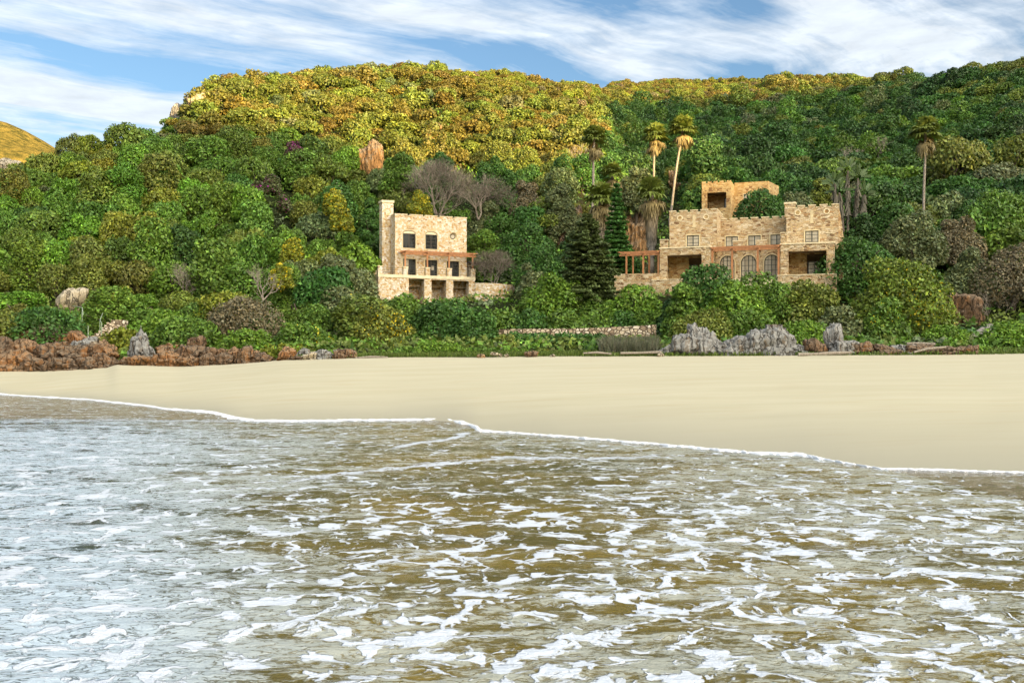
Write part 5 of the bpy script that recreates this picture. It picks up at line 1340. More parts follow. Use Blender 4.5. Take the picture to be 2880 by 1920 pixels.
bush(2190, 2370, 790, 960, 88, 'olive green', "olive shrub with yellowish tips between the two big domes", seed=67, nl=36, loose=0.3)
bush(2190, 2350, 905, 985, 82.5, 'bright green', "bright green creeper mat on the outcrop beside the masonry steps", seed=69, leaf=0.14)
bush(2290, 2420, 850, 980, 85, 'grey-green', "grey-green shrub above the grey pillar of the outcrop", seed=70)
bush(2300, 2530, 672, 830, 99, 'deep green', "dark blue-green tree covering the corner of the battlemented house", seed=71, nl=40, **T)
bush(2395, 2665, 728, 985, 88, (0.108, 0.165, 0.024), "huge yellow-green dome with yellow flowers down its right edge", seed=73, nl=64, leaf=0.2, flowers=dict(at=(2640, 860), r=110, n=2200, s=0.15))
bush(2420, 2560, 840, 990, 84.5, 'mid green', "green bush hanging in front of the huge yellow-green dome", seed=75, flowers=dict(at=(2500, 930), r=50, n=700, s=0.14))
bush(2590, 2730, 915, 996, 82, 'bright green', "bright grassy mound sloping to the sand by the brown slabs", seed=77, leaf=0.13)
bush(2475, 2655, 596, 752, 103, 'grey-green', "grey-olive bushy tree below the tall single palm", seed=79, nl=44, loose=0.4, **T)
bush(2620, 2765, 612, 740, 107, 'brown-grey', "brownish bushy tree right of the grey-olive tree", seed=81, nl=40, loose=0.5, leaf=0.16, **T)
bush(2660, 2790, 700, 850, 98, 'grey-green', "dark grey-green tree with a deep shadow under it near the ramp", seed=83, nl=36, loose=0.3, **T)
bush(2740, 2960, 680, 850, 96, 'brown-grey', "brown twiggy tree leaning over the ramp at the photo's right edge", seed=85, nl=44, loose=1.0, dens=0.6, leaf=0.14, **T)
bush(2760, 2960, 905, 1000, 81, 'bright green', "bright green bush at the sand's edge in the right corner", seed=87, nl=34, leaf=0.16)
bush(2690, 2960, 540, 720, 113, 'mid green', "broad green tree crown at the photo's right edge above the brown tree", seed=89, nl=50, **T)
bush(2440, 2620, 575, 700, 108, 'deep green', "flat deep green tree crown behind the grey-olive tree", seed=91, nl=40, **T)
bush(2380, 2480, 600, 720, 106, 'dark', "dark tree squeezed between the battlemented house and the deep green crown", seed=92, **T)
bush(2070, 2205, 526, 640, 117, 'deep green', "round dark green tree standing in front of the upper house", seed=93, nl=40, leaf=0.2, **T)
bush(2190, 2290, 540, 620, 121, 'grey-green', "grey-green tree behind the chimney of the battlemented house", seed=95, **T)
bush(2270, 2360, 500, 600, 124, 'olive green', "olive domed tree left of the traveller's palms", seed=96, **T)
# around the tall house
bush(1000, 1080, 560, 745, 121, 'deep green', "tall dark tree in the shade left of the chimney", seed=97, nl=36, **T)
bush(880, 1030, 700, 850, 103, 'grey-green', "grey-green loose tree left of the grey garden wall", seed=98, loose=0.4, **T)
bush(1300, 1430, 640, 790, 121, 'mid green', "mid green bushy tree right of the tall house", seed=99, nl=36, **T)
bush(1310, 1420, 560, 690, 127, 'grey-green', "grey-green bushy tree above and right of the tall house's roof", seed=101, loose=0.4, **T)
bush(1400, 1560, 620, 780, 119, 'deep green', "deep green tree halfway between the tall house and the tiered pine", seed=103, nl=36, **T)
bush(1450, 1600, 700, 820, 110, 'deep green', "dark bushy tree left of the tiered pine", seed=104, **T)
bush(1420, 1540, 500, 640, 132, 'brown-grey', "brown-grey bushy tree between the bare tree and the palms", seed=105, loose=0.5, leaf=0.16, **T)
bush(1520, 1640, 520, 680, 128, 'grey-green', "grey-green tree left of the shaggy palms", seed=106, loose=0.3, **T)
bush(1560, 1660, 650, 790, 115, 'dark', "dark tree directly behind the tiered pine", seed=107, **T)
bush(1700, 1800, 670, 790, 112, 'deep green', "deep green bush behind the red pergola", seed=108, **T)
bush(1905, 1975, 570, 660, 119, 'mid green', "mid green tree left of the upper house", seed=109, **T)
bush(1730, 1850, 470, 600, 128, 'grey-green', "olive-grey tree behind the shaggy palms", seed=110, loose=0.4, **T)
bush(1180, 1290, 430, 560, 133, 'deep green', "deep green tree just above the bare tree", seed=111, **T)
bush(1080, 1190, 420, 540, 134, 'mid green', "mid green tree above the chimney, left of the bare tree", seed=112, **T)
bush(1330, 1440, 440, 560, 134, 'deep green', "deep green tree right of the bare tree's crown", seed=113, **T)
# yellow-flowered climber by the tall house's roof and purple-flowered bushes on the left slope
bush(1150, 1215, 535, 612, 122, 'yellow-green', "yellow-flowered climber right behind the tall house's roof", seed=115, flowers=dict(at=(1185, 575), r=60, n=900, s=0.2), leaf=0.16)
for i, (px, py, d, r) in enumerate(((828, 420, 148, 26), (765, 515, 137, 26), (722, 530, 135, 20), (800, 570, 131, 22))):
    bush(px - r, px + r, py - r, py + r * 1.2, d - 8, (0.075, 0.055, 0.045) if i == 0 else (0.065, 0.085, 0.035), f"purple-flowered bush among the green trees of the left slope, {ORD[i]} from the top", group="purple-flowered bushes on the slope", seed=120 + i, leaf=0.2, flowers=dict(at=(px, py), r=r * 1.2, n=420 if i == 0 else 200, s=0.24, col=(0.28, 0.03, 0.22)))
for i, (px, py, d) in enumerate(((960, 605, 121), (822, 700, 112), (940, 560, 126), (790, 770, 104))):
    bush(px - 32, px + 32, py - 30, py + 42, d - 6, 'yellow-green', f"bush full of yellow flowers on the slope left of the tall house, {ORD[i]} of four", group="yellow-flowered bushes on the left slope", seed=130 + i, flowers=dict(at=(px, py), r=40, n=700, s=0.2))

# grey reed patch and grass along the top of the sand
rg = np.random.RandomState(9)
def blades(name, regions, n, col, label, hgt=(0.25, 0.7), wd=0.03):
    P, Hh = [], []
    for (px0, px1, d0, d1, share) in regions:
        m_ = int(n * share); px = rg.uniform(px0, px1, m_); d = rg.uniform(d0, d1, m_) + back_d(px)
        x = (px - 1440) / FOC * d; P.append(np.stack([x, d, np.maximum(ground(x, d), sand_z(px, np.minimum(d, back_d(px)))) - 0.05], 1))
    P = np.concatenate(P); m_ = len(P); h = rg.uniform(*hgt, m_); a = rg.uniform(0, 6.28, m_); ln = rg.normal(size=(m_, 2)) * 0.25
    s = np.stack([np.cos(a), np.sin(a), 0 * a], 1) * wd * rg.uniform(0.6, 1.6, m_)[:, None]
    tip = P + np.stack([ln[:, 0] * h, ln[:, 1] * h, h], 1)
    V = np.stack([P - s, P + s, tip + s * 0.3, tip - s * 0.3], 1).reshape(-1, 3)
    c = np.asarray(col) * rg.uniform(0.65, 1.4, (m_, 1)) * rg.uniform(0.9, 1.1, (m_, 3))
    return tag(link(name, mesh_np(name, V, np.arange(4 * m_).reshape(-1, 4), np.repeat(c, 4, 0)), M['leaf_far']), label, kind="stuff")
blades('reeds', [(1690, 1850, 1.0, 7.0, 1.0)], 6500, (0.105, 0.110, 0.070), "grey-green reeds beside the grey outcrop", (0.5, 1.2), 0.03)
blades('grass', [(820, 1130, 0.2, 2.2, 0.2), (1080, 1420, 0.2, 2.5, 0.3), (1420, 1700, 0.2, 2.5, 0.25), (1700, 1900, 0.0, 1.5, 0.08), (2150, 2480, 3, 7, 0.1), (280, 420, 1.5, 5, 0.07), (1880, 2300, -0.2, 1.4, 0.1), (2280, 2960, -0.2, 4.0, 0.35)], 21000, (0.085, 0.125, 0.022), "green grass and creepers along the top of the sand", (0.10, 0.40), 0.05)

# ---- bare tree behind the tall house and bare branches
def branch_mesh(seed, levels, length, rad, spread, up, flatten=1.0, nseg=4, kids=(2, 3)):
    rg = random.Random(seed); mb = MB()
    def grow(p, d, l, r, lev):
        pts, rad_ = [p], [r]; q = p.copy(); dd = d.copy()
        for i in range(nseg):
            dd = (dd + Vector((rg.uniform(-1, 1), rg.uniform(-1, 1), rg.uniform(-0.7, 0.8))) * 0.22 + Vector((0, 0, up * 0.05))).normalized()
            q = q + dd * (l / nseg); pts.append(q.copy()); rad_.append(r * (1 - 0.35 * (i + 1) / nseg))
        mb.tube(pts, rad_, 6 if lev > 2 else 3, cap=False)
        if lev == 0: return
        for k in range(rg.randint(*kids)):
            ax = Vector((rg.uniform(-1, 1), rg.uniform(-1, 1), rg.uniform(-1, 1))).normalized()
            nd = (dd + ax.cross(dd) * rg.uniform(0.6, 1.2) * spread + Vector((0, 0, up * 0.25))).normalized(); nd.z *= flatten; nd.normalize()
            grow(q.copy(), nd, l * rg.uniform(0.62, 0.86), r * 0.62, lev - 1)
        if lev > 1:
            j = rg.randint(1, nseg - 1); ax = Vector((rg.uniform(-1, 1), rg.uniform(-1, 1), rg.uniform(-.3, 1))).normalized()
            grow(pts[j].copy(), (dd + ax).normalized(), l * 0.6, r * 0.45, lev - 2)
    for s in range(3 if levels > 4 else 1):
        a = s * 2.1 + rg.uniform(-.4, .4)
        grow(Vector((0, 0, -0.5)), Vector((0.75 * math.cos(a), 0.5 * math.sin(a), 1.0)).normalized() if levels > 4 else Vector((rg.uniform(-.3, .3), 0, 1)).normalized(), length, rad, levels)
    me = bpy.data.meshes.new("branches"); me.from_pydata([tuple(v) for v in mb.v], [], mb.f); me.update(); return me
def twig_haze(name, C, Rr, n, parent, seed, col=(0.135, 0.112, 0.088)):
    """fine bare twigs filling a crown"""
    rg = np.random.RandomState(seed); C = np.asarray(C, float); Rr = np.asarray(Rr, float)
    k = rg.choice(len(C), size=n, p=Rr ** 2 / (Rr ** 2).sum()); d = unit(rg.normal(size=(n, 3)) + np.array([0, 0, 0.5]))
    P = C[k] + d * Rr[k][:, None] * rg.uniform(0.5, 1.05, n)[:, None]
    T_ = unit(d + rg.normal(size=(n, 3)) * 0.5 + np.array([0, 0, 0.3])) * rg.uniform(0.25, 0.6, n)[:, None]
    S_ = unit(np.cross(T_, rg.normal(size=(n, 3)))) * 0.016
    V = np.stack([P - S_, P + S_, P + T_ + S_ * 0.4, P + T_ - S_ * 0.4], 1).reshape(-1, 3)
    c = np.asarray(col) * rg.uniform(0.6, 1.5, (n, 1))
    return link(name, mesh_np(name, V, np.arange(4 * n).reshape(-1, 4), np.repeat(c, 4, 0)), M['leaf_far'], parent)
def bare_tree(px, py, d, scale, seed, label, levels=6, rz=0.0, haze=True, sx=1.0):
    r = empty('bare_tree', photo_pt(px, py, d), rz)
    tag(r, label, "tree")
    me = branch_mesh(seed, levels, 1.9 * scale, 0.12 * scale, 0.8, 0.6)
    link('trunk', me, M['bark_pale'], r).scale = (sx, 1, 1)
    if haze:
        rg = np.random.RandomState(seed); n = 16; a = rg.uniform(0, 6.28, n); q = np.sqrt(rg.rand(n))
        C = np.stack([np.cos(a) * q * 3.6 * scale * sx, np.sin(a) * q * 2.2 * scale, (5.0 - 2.6 * q ** 2 + rg.uniform(-.3, .3, n)) * scale], 1)
        twig_haze('crown', C, rg.uniform(0.9, 1.5, n) * scale, int(4200 * scale), r, seed)
    return r
bare_tree(1232, 606, 124.5, 1.12, 4, "large bare grey tree with forked pale limbs behind the tall house's roof")
bare_tree(1345, 606, 125.5, 0.85, 9, "low bare tree with pale twisted limbs right of the tall house's roof", sx=1.2)
bare_tree(1388, 798, 113.5, 0.62, 14, "small bare forked tree above the rounded retaining wall", levels=5)
bare_tree(525, 830, 101, 0.6, 19, "small bare tree in the dark gap on the lower left slope", levels=5, haze=False)
bare_tree(2790, 900, 95, 0.6, 23, "bare pale branches of a fallen tree above the ramp", levels=5, haze=False)
bare_tree(740, 830, 95, 0.55, 27, "small pale bare tree above the wind-clipped brown shrub", levels=5, haze=False)
bare_tree(2470, 440, 172, 0.6, 31, "pale bare tree among the dark trees of the far slope", levels=5, haze=False)
bare_tree(2400, 455, 168, 0.6, 33, "bare forked tree left of the tall single palm's crown", levels=5, haze=False)
bare_tree(1620, 460, 152, 0.55, 37, "bare grey tree beside the sunlit spur", levels=5, haze=False)

# ---- fan palms
def fan_leaf(mb_v, mb_f, mb_c, rg, base, direction, L, Rf, col, droop=0.0):
    """one fan frond: stalk and a pleated blade with ragged tips"""
    d = direction / np.linalg.norm(direction)
    up = np.array([0, 0, 1.0]); s = np.cross(d, up); s /= max(np.linalg.norm(s), 1e-6); nrm = np.cross(s, d)
    hub = base + d * L + np.array([0, 0, -droop * L * 0.4])
    i = len(mb_v)
    mb_v += [base - s * 0.03, base + s * 0.03, hub + s * 0.02, hub - s * 0.02]; mb_f.append((i, i + 1, i + 2, i + 3)); mb_c += [col * 0.9] * 4
    n = 11
    for k in range(n):
        a = math.radians(-115 + 230 * k / (n - 1)) + rg.uniform(-.06, .06)
        e = d * math.cos(a) + s * math.sin(a)
        r = Rf * rg.uniform(0.8, 1.1) * (1 - 0.25 * abs(k - 5) / 5)
        tip = hub + e * r + np.array([0, 0, -(0.25 + droop) * r * rg.uniform(0.5, 1.2)]) + nrm * rg.uniform(-.06, .06)
        mid = hub + e * r * 0.55 + nrm * 0.06
        w_ = np.cross(e, nrm) * Rf * 0.13
        i = len(mb_v); c = col * rg.uniform(0.75, 1.25)
        mb_v += [hub, mid + w_, tip, mid - w_]; mb_f.append((i, i + 1, i + 2, i + 3)); mb_c += [c] * 4
def palm(px, pyb, d, px_top, py_top, label, crown=1.0, skirt=1.5, seed=0, r0=0.22, r1=0.15, nlive=46, ndead=20, shaggy=0.0, group=None):
    b = photo_pt(px, pyb, d); tp = photo_pt(px_top, py_top, d) - b
    root = empty('fan_palm', b); tag(root, label, "palm tree", group)
    rg = np.random.RandomState(seed)
    pts = [Vector((0, 0, -1.0))] + [tp * f + Vector((0.12 * math.sin(f * 3 + seed), 0, 0)) * (f * (1 - f) * 4) for f in np.linspace(0, 1, 8)]
    mb = MB(); mb.tube(pts, [r0 * 1.3, r0 * 1.25, r0, r0 * 0.95] + [r0 + (r1 - r0) * f for f in np.linspace(0.2, 1, 5)], 10)
    mb.build('trunk', M['palm_trunk'], root, smooth=True)
    top = np.array(tp)
    v, f, c = [], [], []
    for k in range(nlive):
        el = math.radians(rg.uniform(-18, 82)); a = rg.uniform(0, 6.28)
        fan_leaf(v, f, c, rg, top + [0, 0, 0.1], np.array([math.cos(a) * math.cos(el), math.sin(a) * math.cos(el), math.sin(el)]), 0.85 * crown, 1.15 * crown, np.array([0.135, 0.175, 0.035]), 0.10)
    o = link('crown', mesh_np('crown', np.array(v), np.array(f), np.array(c)), M['frond'], root)
    v, f, c = [], [], []
    for k in range(ndead):
        el = math.radians(rg.uniform(-75, -12)); a = rg.uniform(0, 6.28)
        fan_leaf(v, f, c, rg, top + [0, 0, -0.15 - rg.rand() * 0.5 * skirt], np.array([math.cos(a) * math.cos(el), math.sin(a) * math.cos(el), math.sin(el)]), rg.uniform(0.5, 0.9) * crown, 0.8 * crown, np.array([0.24, 0.19, 0.085]) * rg.uniform(0.7, 1.25), 0.6)
    if shaggy:                                            # old fronds hang flat against the trunk all the way down
        m_ = int(170 * shaggy)
        for k in range(m_):
            q = rg.rand() ** 0.8; a = rg.uniform(0, 6.28); z = -0.6 - q * shaggy; rr = np.interp(q, [0, 0.25, 0.7, 1], [0.75, 0.62, 0.42, 0.22]) * crown
            grey = np.clip(q * 1.5 - 0.25, 0, 1); col = (np.array([0.25, 0.18, 0.085]) * (1 - grey) + np.array([0.25, 0.23, 0.20]) * grey) * rg.uniform(0.55, 1.3)
            f_ = (top[2] + z) / top[2]; ax = np.array([tp.x * f_, tp.y * f_, top[2] + z])
            p0 = ax + np.array([math.cos(a), math.sin(a), 0]) * rr * rg.uniform(0.75, 1.05)
            t_ = np.array([-math.sin(a), math.cos(a), 0]) * rg.uniform(0.05, 0.16); ln = rg.uniform(0.6, 1.3)
            p1 = p0 + np.array([math.cos(a) * 0.02, math.sin(a) * 0.02, -ln]) + t_ * rg.normal() * 1.2
            i = len(v); v += [p0 - t_, p0 + t_, p1 + t_ * 0.3, p1 - t_ * 0.3]; f.append((i, i + 1, i + 2, i + 3)); c += [col] * 4
    link('dead_fronds', mesh_np('dead_fronds', np.array(v), np.array(f), np.array(c)), M['frond'], root)
    return root
GP = "tall thin fan palms"
palm(1663, 640, 120, 1671, 390, "tall thin fan palm rising left of the shaggy palms", 1.0, 2.4, 1, 0.17, 0.13, group=GP)
palm(1836, 600, 140, 1843, 384, "tall thin fan palm rising behind the shaggy palm by the battlemented house", 1.2, 1.5, 2, 0.16, 0.14, group=GP)
palm(1884, 620, 140, 1920, 366, "tall leaning fan palm behind the left battlemented tower", 1.3, 0.9, 3, 0.18, 0.14, group=GP)
palm(2599, 660, 114, 2603, 374, "tall single fan palm on the slope right of the battlemented house", 1.15, 1.4, 4, 0.15, 0.12, group=GP)
palm(1678, 730, 113, 1690, 560, "shaggy fan palm with a long skirt of dead fronds beside the tiered pine", 1.25, 1.6, 5, 0.26, 0.24, 30, 46, shaggy=4.6)
palm(1832, 745, 111, 1832, 545, "shaggy fan palm with a long grey skirt beside the battlemented house", 1.2, 1.6, 6, 0.26, 0.24, 30, 46, shaggy=5.8)
palm(1720, 640, 124, 1722, 496, "short fan palm half hidden behind the shaggy palms", 1.05, 1.4, 7, 0.22, 0.2, 26, 36, shaggy=1.6)
# wild banana clump
def banana(px, pyb, d, label):
    b = photo_pt(px, pyb, d); root = empty('wild_banana', b); tag(root, label, "plant")
    rg = np.random.RandomState(5)
    for (ox, top, lean) in ((-1.0, 4.6, -0.4), (0.1, 6.1, 0.0), (0.9, 5.2, 0.35), (1.4, 3.4, 0.6), (-0.4, 3.6, -0.5)):
        mb = MB(); mb.tube([(ox, 0, -0.8), (ox + lean * 0.4, 0, top * 0.5), (ox + lean, 0, top)], [0.15, 0.12, 0.09], 8); mb.build('stem', M['bark'], root)
        v, f, c = [], [], []
        for k in range(13):
            a = math.radians(-75 + 150 * k / 12 + rg.uniform(-8, 8)); L = rg.uniform(1.3, 1.8); yy = rg.uniform(-.5, .5)
            d_ = np.array([math.sin(a), yy * 0.6, math.cos(a) * 0.9]); d_ /= np.linalg.norm(d_); s = np.cross(d_, [0, 1, 0]); s /= np.linalg.norm(s)
            p = np.array([ox + lean, 0, top]); col = np.array([0.050, 0.088, 0.028]) * rg.uniform(0.8, 1.3)
            i = len(v)
            for q, w_ in ((0.3, 0.03), (0.55, 0.14), (0.8, 0.15), (1.0, 0.03)):
                m_ = p + d_ * L * q + np.array([0, -0.05, -0.35 * q * q * abs(math.sin(a))]); v += [m_ - s * w_, m_ + s * w_]; c += [col] * 2
            f += [(i + 2 * j, i + 2 * j + 1, i + 2 * j + 3, i + 2 * j + 2) for j in range(3)]
        link('leaves', mesh_np('leaves', np.array(v), np.array(f), np.array(c)), M['frond'], root)
        v, f, c = [], [], []
        for k in range(60):
            q = rg.uniform(0.25, 0.98); a = rg.uniform(0, 6.28); p0 = np.array([ox + lean * q, 0, top * q]) + np.array([math.cos(a), math.sin(a), 0]) * 0.24; ln = rg.uniform(0.5, 1.1); t_ = np.array([-math.sin(a), math.cos(a), 0]) * 0.08
            p1 = p0 + np.array([0, 0, -ln]) + t_ * rg.normal() * 2; i = len(v); v += [p0 - t_, p0 + t_, p1 + t_, p1 - t_]; f.append((i, i + 1, i + 2, i + 3)); c += [np.array([0.11, 0.10, 0.075]) * rg.uniform(0.5, 1.4)] * 4
        link('dead_leaves', mesh_np('dead_leaves', np.array(v), np.array(f), np.array(c)), M['frond'], root)
    return root
banana(2382, 632, 112, "clump of wild bananas with grey dead leaves behind the right battlemented tower")

# ---- tiered pines
def tier_pine(px, pyb, d, pyt, half_px, label, tiers, hue, seed, n_leaf=9000):
    k = d / FOC; b = photo_pt(px, pyb, d); h = (pyb - pyt) * k; Rm = half_px * k
    root = empty('tiered_pine', b); tag(root, label, "tree", None)
    rg = np.random.RandomState(seed)
    mb = MB(); mb.tube([(0, 0, -0.6), (0.02, 0, h * 0.5), (0, 0, h * 0.985)], [0.26, 0.15, 0.02], 9); mb.build('trunk', M['bark'], root)
    P, N, CL, S_ = [], [], [], []; br = MB()
    for i in range(tiers):
        f = (i + 0.6) / tiers; z = h * (0.10 + 0.88 * f); R_ = Rm * (1 - f) ** 0.66 * rg.uniform(0.86, 1.08) + 0.15
        nb = 9 if f < 0.7 else 6
        for j in range(nb):
            a = 6.283 * j / nb + rg.uniform(-.25, .25) + i; L = R_ * rg.uniform(0.62, 1.12); dz = L * (0.10 - 0.12 * (1 - f))
            dirv_ = np.array([math.cos(a), math.sin(a), 0.0])
            br.tube([(0, 0, z), tuple(dirv_ * L * 0.9 + [0, 0, z + dz])], [0.04, 0.01], 4, cap=False)
            m_ = int(n_leaf / (tiers * nb) * (L / Rm + 0.25) * 1.4)
            t_ = np.sqrt(rg.rand(m_)) * L; sd = rg.normal(size=m_) * (0.10 + 0.16 * t_ / max(L, 0.1)) * min(1, L * 0.5)
            px_ = dirv_[0] * t_ - dirv_[1] * sd; py_ = dirv_[1] * t_ + dirv_[0] * sd
            pz_ = z + dz * (t_ / L) ** 1.5 + rg.normal(size=m_) * 0.07 + 0.10 * (t_ / L)
            P.append(np.stack([px_, py_, pz_], 1)); N.append(np.stack([rg.normal(size=m_) * .5 + dirv_[0] * .3, rg.normal(size=m_) * .5 + dirv_[1] * .3, 0.9 + 0 * t_], 1))
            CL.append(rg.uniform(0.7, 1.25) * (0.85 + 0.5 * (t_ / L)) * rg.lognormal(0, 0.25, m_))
    P, N, CL = np.concatenate(P), np.concatenate(N), np.concatenate(CL)
    V, F = leaf_quads(P, N, 0.17 * rg.uniform(0.7, 1.4, len(P)), rg, 2.0)
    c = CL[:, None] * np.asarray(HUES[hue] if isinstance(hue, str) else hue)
    br.build('limbs', M['bark'], root)
    link('crown', mesh_np('crown', V, F, np.repeat(c, 4, 0)), M['leaf_far'], root)
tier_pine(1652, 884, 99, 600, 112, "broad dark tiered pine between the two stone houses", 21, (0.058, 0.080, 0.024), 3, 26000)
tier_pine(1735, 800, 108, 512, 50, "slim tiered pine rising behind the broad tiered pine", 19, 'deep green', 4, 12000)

# ------------------------------------------------------------------ water: the spent wash of a wave, foam and all
def W_P(px, py, z=0.0): 
    d = (CAM_H - z) * FOC / (py - HOR); return (px - 1440) / FOC * d, d
wpx_ = np.concatenate([np.linspace(-9000, -1300, 25), np.linspace(-1200, -110, 30), np.arange(-100, 2982, 4.0), np.linspace(2990, 4200, 30), np.linspace(4400, 12000, 25)])
edge_py = np.interp(wpx_, EDGE_PX, EDGE_PY)
_e = np.stack([wpx_ / 60, wpx_ * 0, wpx_ * 0], 1)
edge_py = edge_py + fbm(_e, 4) * 1.2
NR = 300
tr = np.linspace(0, 1, NR) ** 1.15
wp_ = np.repeat(wpx_[:, None], NR, 1)
wy_ = edge_py[:, None] + (2350 - edge_py[:, None]) * tr[None]
wd_ = CAM_H * FOC / (wy_ - HOR); wx_ = (wp_ - 1440) / FOC * wd_
ed_ = CAM_H * FOC / (edge_py - HOR)
inset = np.clip((ed_[:, None] - wd_) / 2.5, 0, 1)
pw = np.stack([wx_.ravel(), wd_.ravel(), 0 * wx_.ravel()], 1)
sw = fbm(pw * [0.16, 0.42, 1], 3, 0.5).reshape(wx_.shape) * 0.035
rp = fbm(pw * [1.0, 2.0, 1], 4, 0.55).reshape(wx_.shape) * 0.020 * np.clip(26 / wd_, 0.5, 1.2)
rp2 = fbm(pw * [3.2, 5.5, 1] + 9.1, 2, 0.5).reshape(wx_.shape) * 0.007 * np.clip(12 / wd_, 0, 1)
wz_ = 0.012 + (sw + 0.03 + rp + rp2) * inset
# where the foam lies (design notes taken along the shore: position in px / py of the view, turned into places on the water)
def sm(v, a, b): q = np.clip((v - a) / (b - a), 0, 1); return q * q * (3 - 2 * q)
SEC_PX = [-1200, 0, 400, 640, 700, 2440, 2480, 2560, 2700, 2800, 2880, 3000, 4200]
SEC_PY = [1180, 1180, 1181, 1182, 1160, 1290, 1318, 1338, 1374, 1398, 1415, 1436, 1650]      # the second, later sheet of water ends here
sec = np.interp(wp_, SEC_PX, SEC_PY) + fbm(np.stack([wp_.ravel() / 45, wd_.ravel() * 0, wp_.ravel() * 0 + 3], 1), 3).reshape(wp_.shape) * 3
thin = 1 - sm(wy_, sec - 2, sec + 3)
film = 0.45 + 0.29 * (1 - sm(wp_, 250, 1250)) * sm(wy_, 1185, 1240) + 0.16 * sm(wp_, 1500, 2300) * (1 - sm(wy_, 1450, 1650)) - 0.26 * np.exp(-((wp_ - 1350) / 420) ** 2 - ((wy_ - 1480) / 170) ** 2) \
    + 0.14 * sm(wy_, 1560, 1850) + 0.25 * (1 - sm(wp_, 250, 900)) * sm(wy_, 1600, 1800) + 0.12 * (1 - sm(wy_, 1185, 1330)) * sm(wp_, 1200, 1500) \
    + 0.10 * np.sin(wy_ / 17.0 + wp_ / 240.0) * (1 - sm(wp_, 500, 1200)) * sm(wy_, 1200, 1300) * (1 - sm(wy_, 1500, 1700))
patch = 0.20 + 0.26 * (1 - sm(wp_, 300, 1200)) * sm(wy_, 1190, 1230) + 0.40 * sm(wy_, 1300, 1500) * sm(wp_, 500, 1100) + 0.16 * sm(wy_, 1450, 1750) * (1 - sm(wp_, 200, 900)) + 0.10 * np.exp(-((wp_ - 2100) / 500) ** 2 - ((wy_ - 1430) / 90) ** 2)
film = np.where(thin > 0.5, 0.24, film); patch = np.where(thin > 0.5, 0.0, patch)
rim = np.zeros_like(wx_)
def streak(pts, width, amt, wob=4):
    global rim
    xs, ys = zip(*sorted(pts)); yy = np.interp(wp_, xs, ys) + fbm(np.stack([wp_.ravel() / 70, wp_.ravel() * 0 + ys[0], wp_.ravel() * 0], 1), 3).reshape(wp_.shape) * wob
    inside = sm(wp_, xs[0] - 5, xs[0] + 60) * (1 - sm(wp_, xs[-1] - 60, xs[-1] + 5))
    rim = np.maximum(rim, amt * inside * np.exp(-((wy_ - yy) / width) ** 2))
streak([(1352, 1214), (1310, 1228), (1250, 1240), (1180, 1250), (1110, 1264), (1060, 1276)], 8, 0.62, 4)
streak([(1360, 1216), (1300, 1222), (1240, 1226)], 7, 0.7, 3)
streak([(1900, 1282), (1700, 1296), (1500, 1291), (1400, 1293), (1300, 1305), (1200, 1312), (1100, 1322), (1000, 1333), (900, 1346), (760, 1368)], 8, 0.60, 6)
streak([(1360, 1300), (1100, 1330), (900, 1362), (720, 1395), (500, 1425), (300, 1440)], 16, 0.34, 9)
streak([(0, 1186), (300, 1184), (700, 1186), (1000, 1190)], 6, 0.55, 2)
streak([(0, 1500), (200, 1470), (420, 1440), (600, 1420)], 22, 0.4, 10)
streak([(2440, 1290), (2480, 1320), (2560, 1340), (2700, 1376), (2800, 1400), (2880, 1417)], 4, 0.45, 2)
rim = np.maximum(rim, 0.5 * np.exp(-((wy_ - edge_py[:, None] - 4) / 5.0) ** 2))

m, t = new_mat("foamy_shallow_water")
co = t.n('ShaderNodeTexCoord').outputs['Object']
def att(nm): a = t.n('ShaderNodeAttribute'); a.attribute_name = nm; return a.outputs['Fac']
fa, pa, ra, ta = att('film'), att('patch'), att('rim'), att('thin')
wv = t.v('SCALE', t.v('SUBTRACT', t.noise(co, 1.3, 3, 0.55, out=1), (0.5, 0.5, 0.5)), scale=0.9)
wv2 = t.v('SCALE', t.v('SUBTRACT', t.noise(co, 5.0, 3, 0.6, out=1), (0.5, 0.5, 0.5)), scale=0.16)
cw = t.v('ADD', co, wv); cf = t.v('ADD', t.v('ADD', co, wv2), t.v('SCALE', wv, scale=0.35))
# thin grey film of bubbles, torn into ripples
f1 = t.noise(t.map(cf, rot=(0, 0, R(8)), scale=(2.4, 4.6, 1)), 1.0, 6, 0.66)
f2 = t.noise(t.map(cf, scale=(8.0, 17.0, 1)), 1.0, 4, 0.65)
f3 = t.noise(t.map(cf, rot=(0, 0, R(-5)), scale=(0.55, 1.1, 1)), 1.0, 4, 0.55)
fs = t.m('ADD', t.m('ADD', t.m('MULTIPLY', f1, 0.50), t.m('MULTIPLY', f2, 0.30)), t.m('MULTIPLY', f3, 0.42))
fthr = t.m('MULTIPLY_ADD', fa, -0.26, 0.735)
fm = t.rng(t.m('SUBTRACT', fs, fthr), -0.040, 0.055)
dsh = t.noise(t.map(cf, rot=(0, 0, R(4)), loc=(3.3, 8.1, 0), scale=(2.6, 8.5, 1)), 1.0, 3, 0.6)
dash = t.rng(t.m('ABSOLUTE', t.m('SUBTRACT', dsh, 0.47)), 0.004, 0.040)         # ripple shading put into the film colour as dark dashes
fm = t.m('MULTIPLY', fm, t.m('MULTIPLY_ADD', dash, 0.75, 0.25))
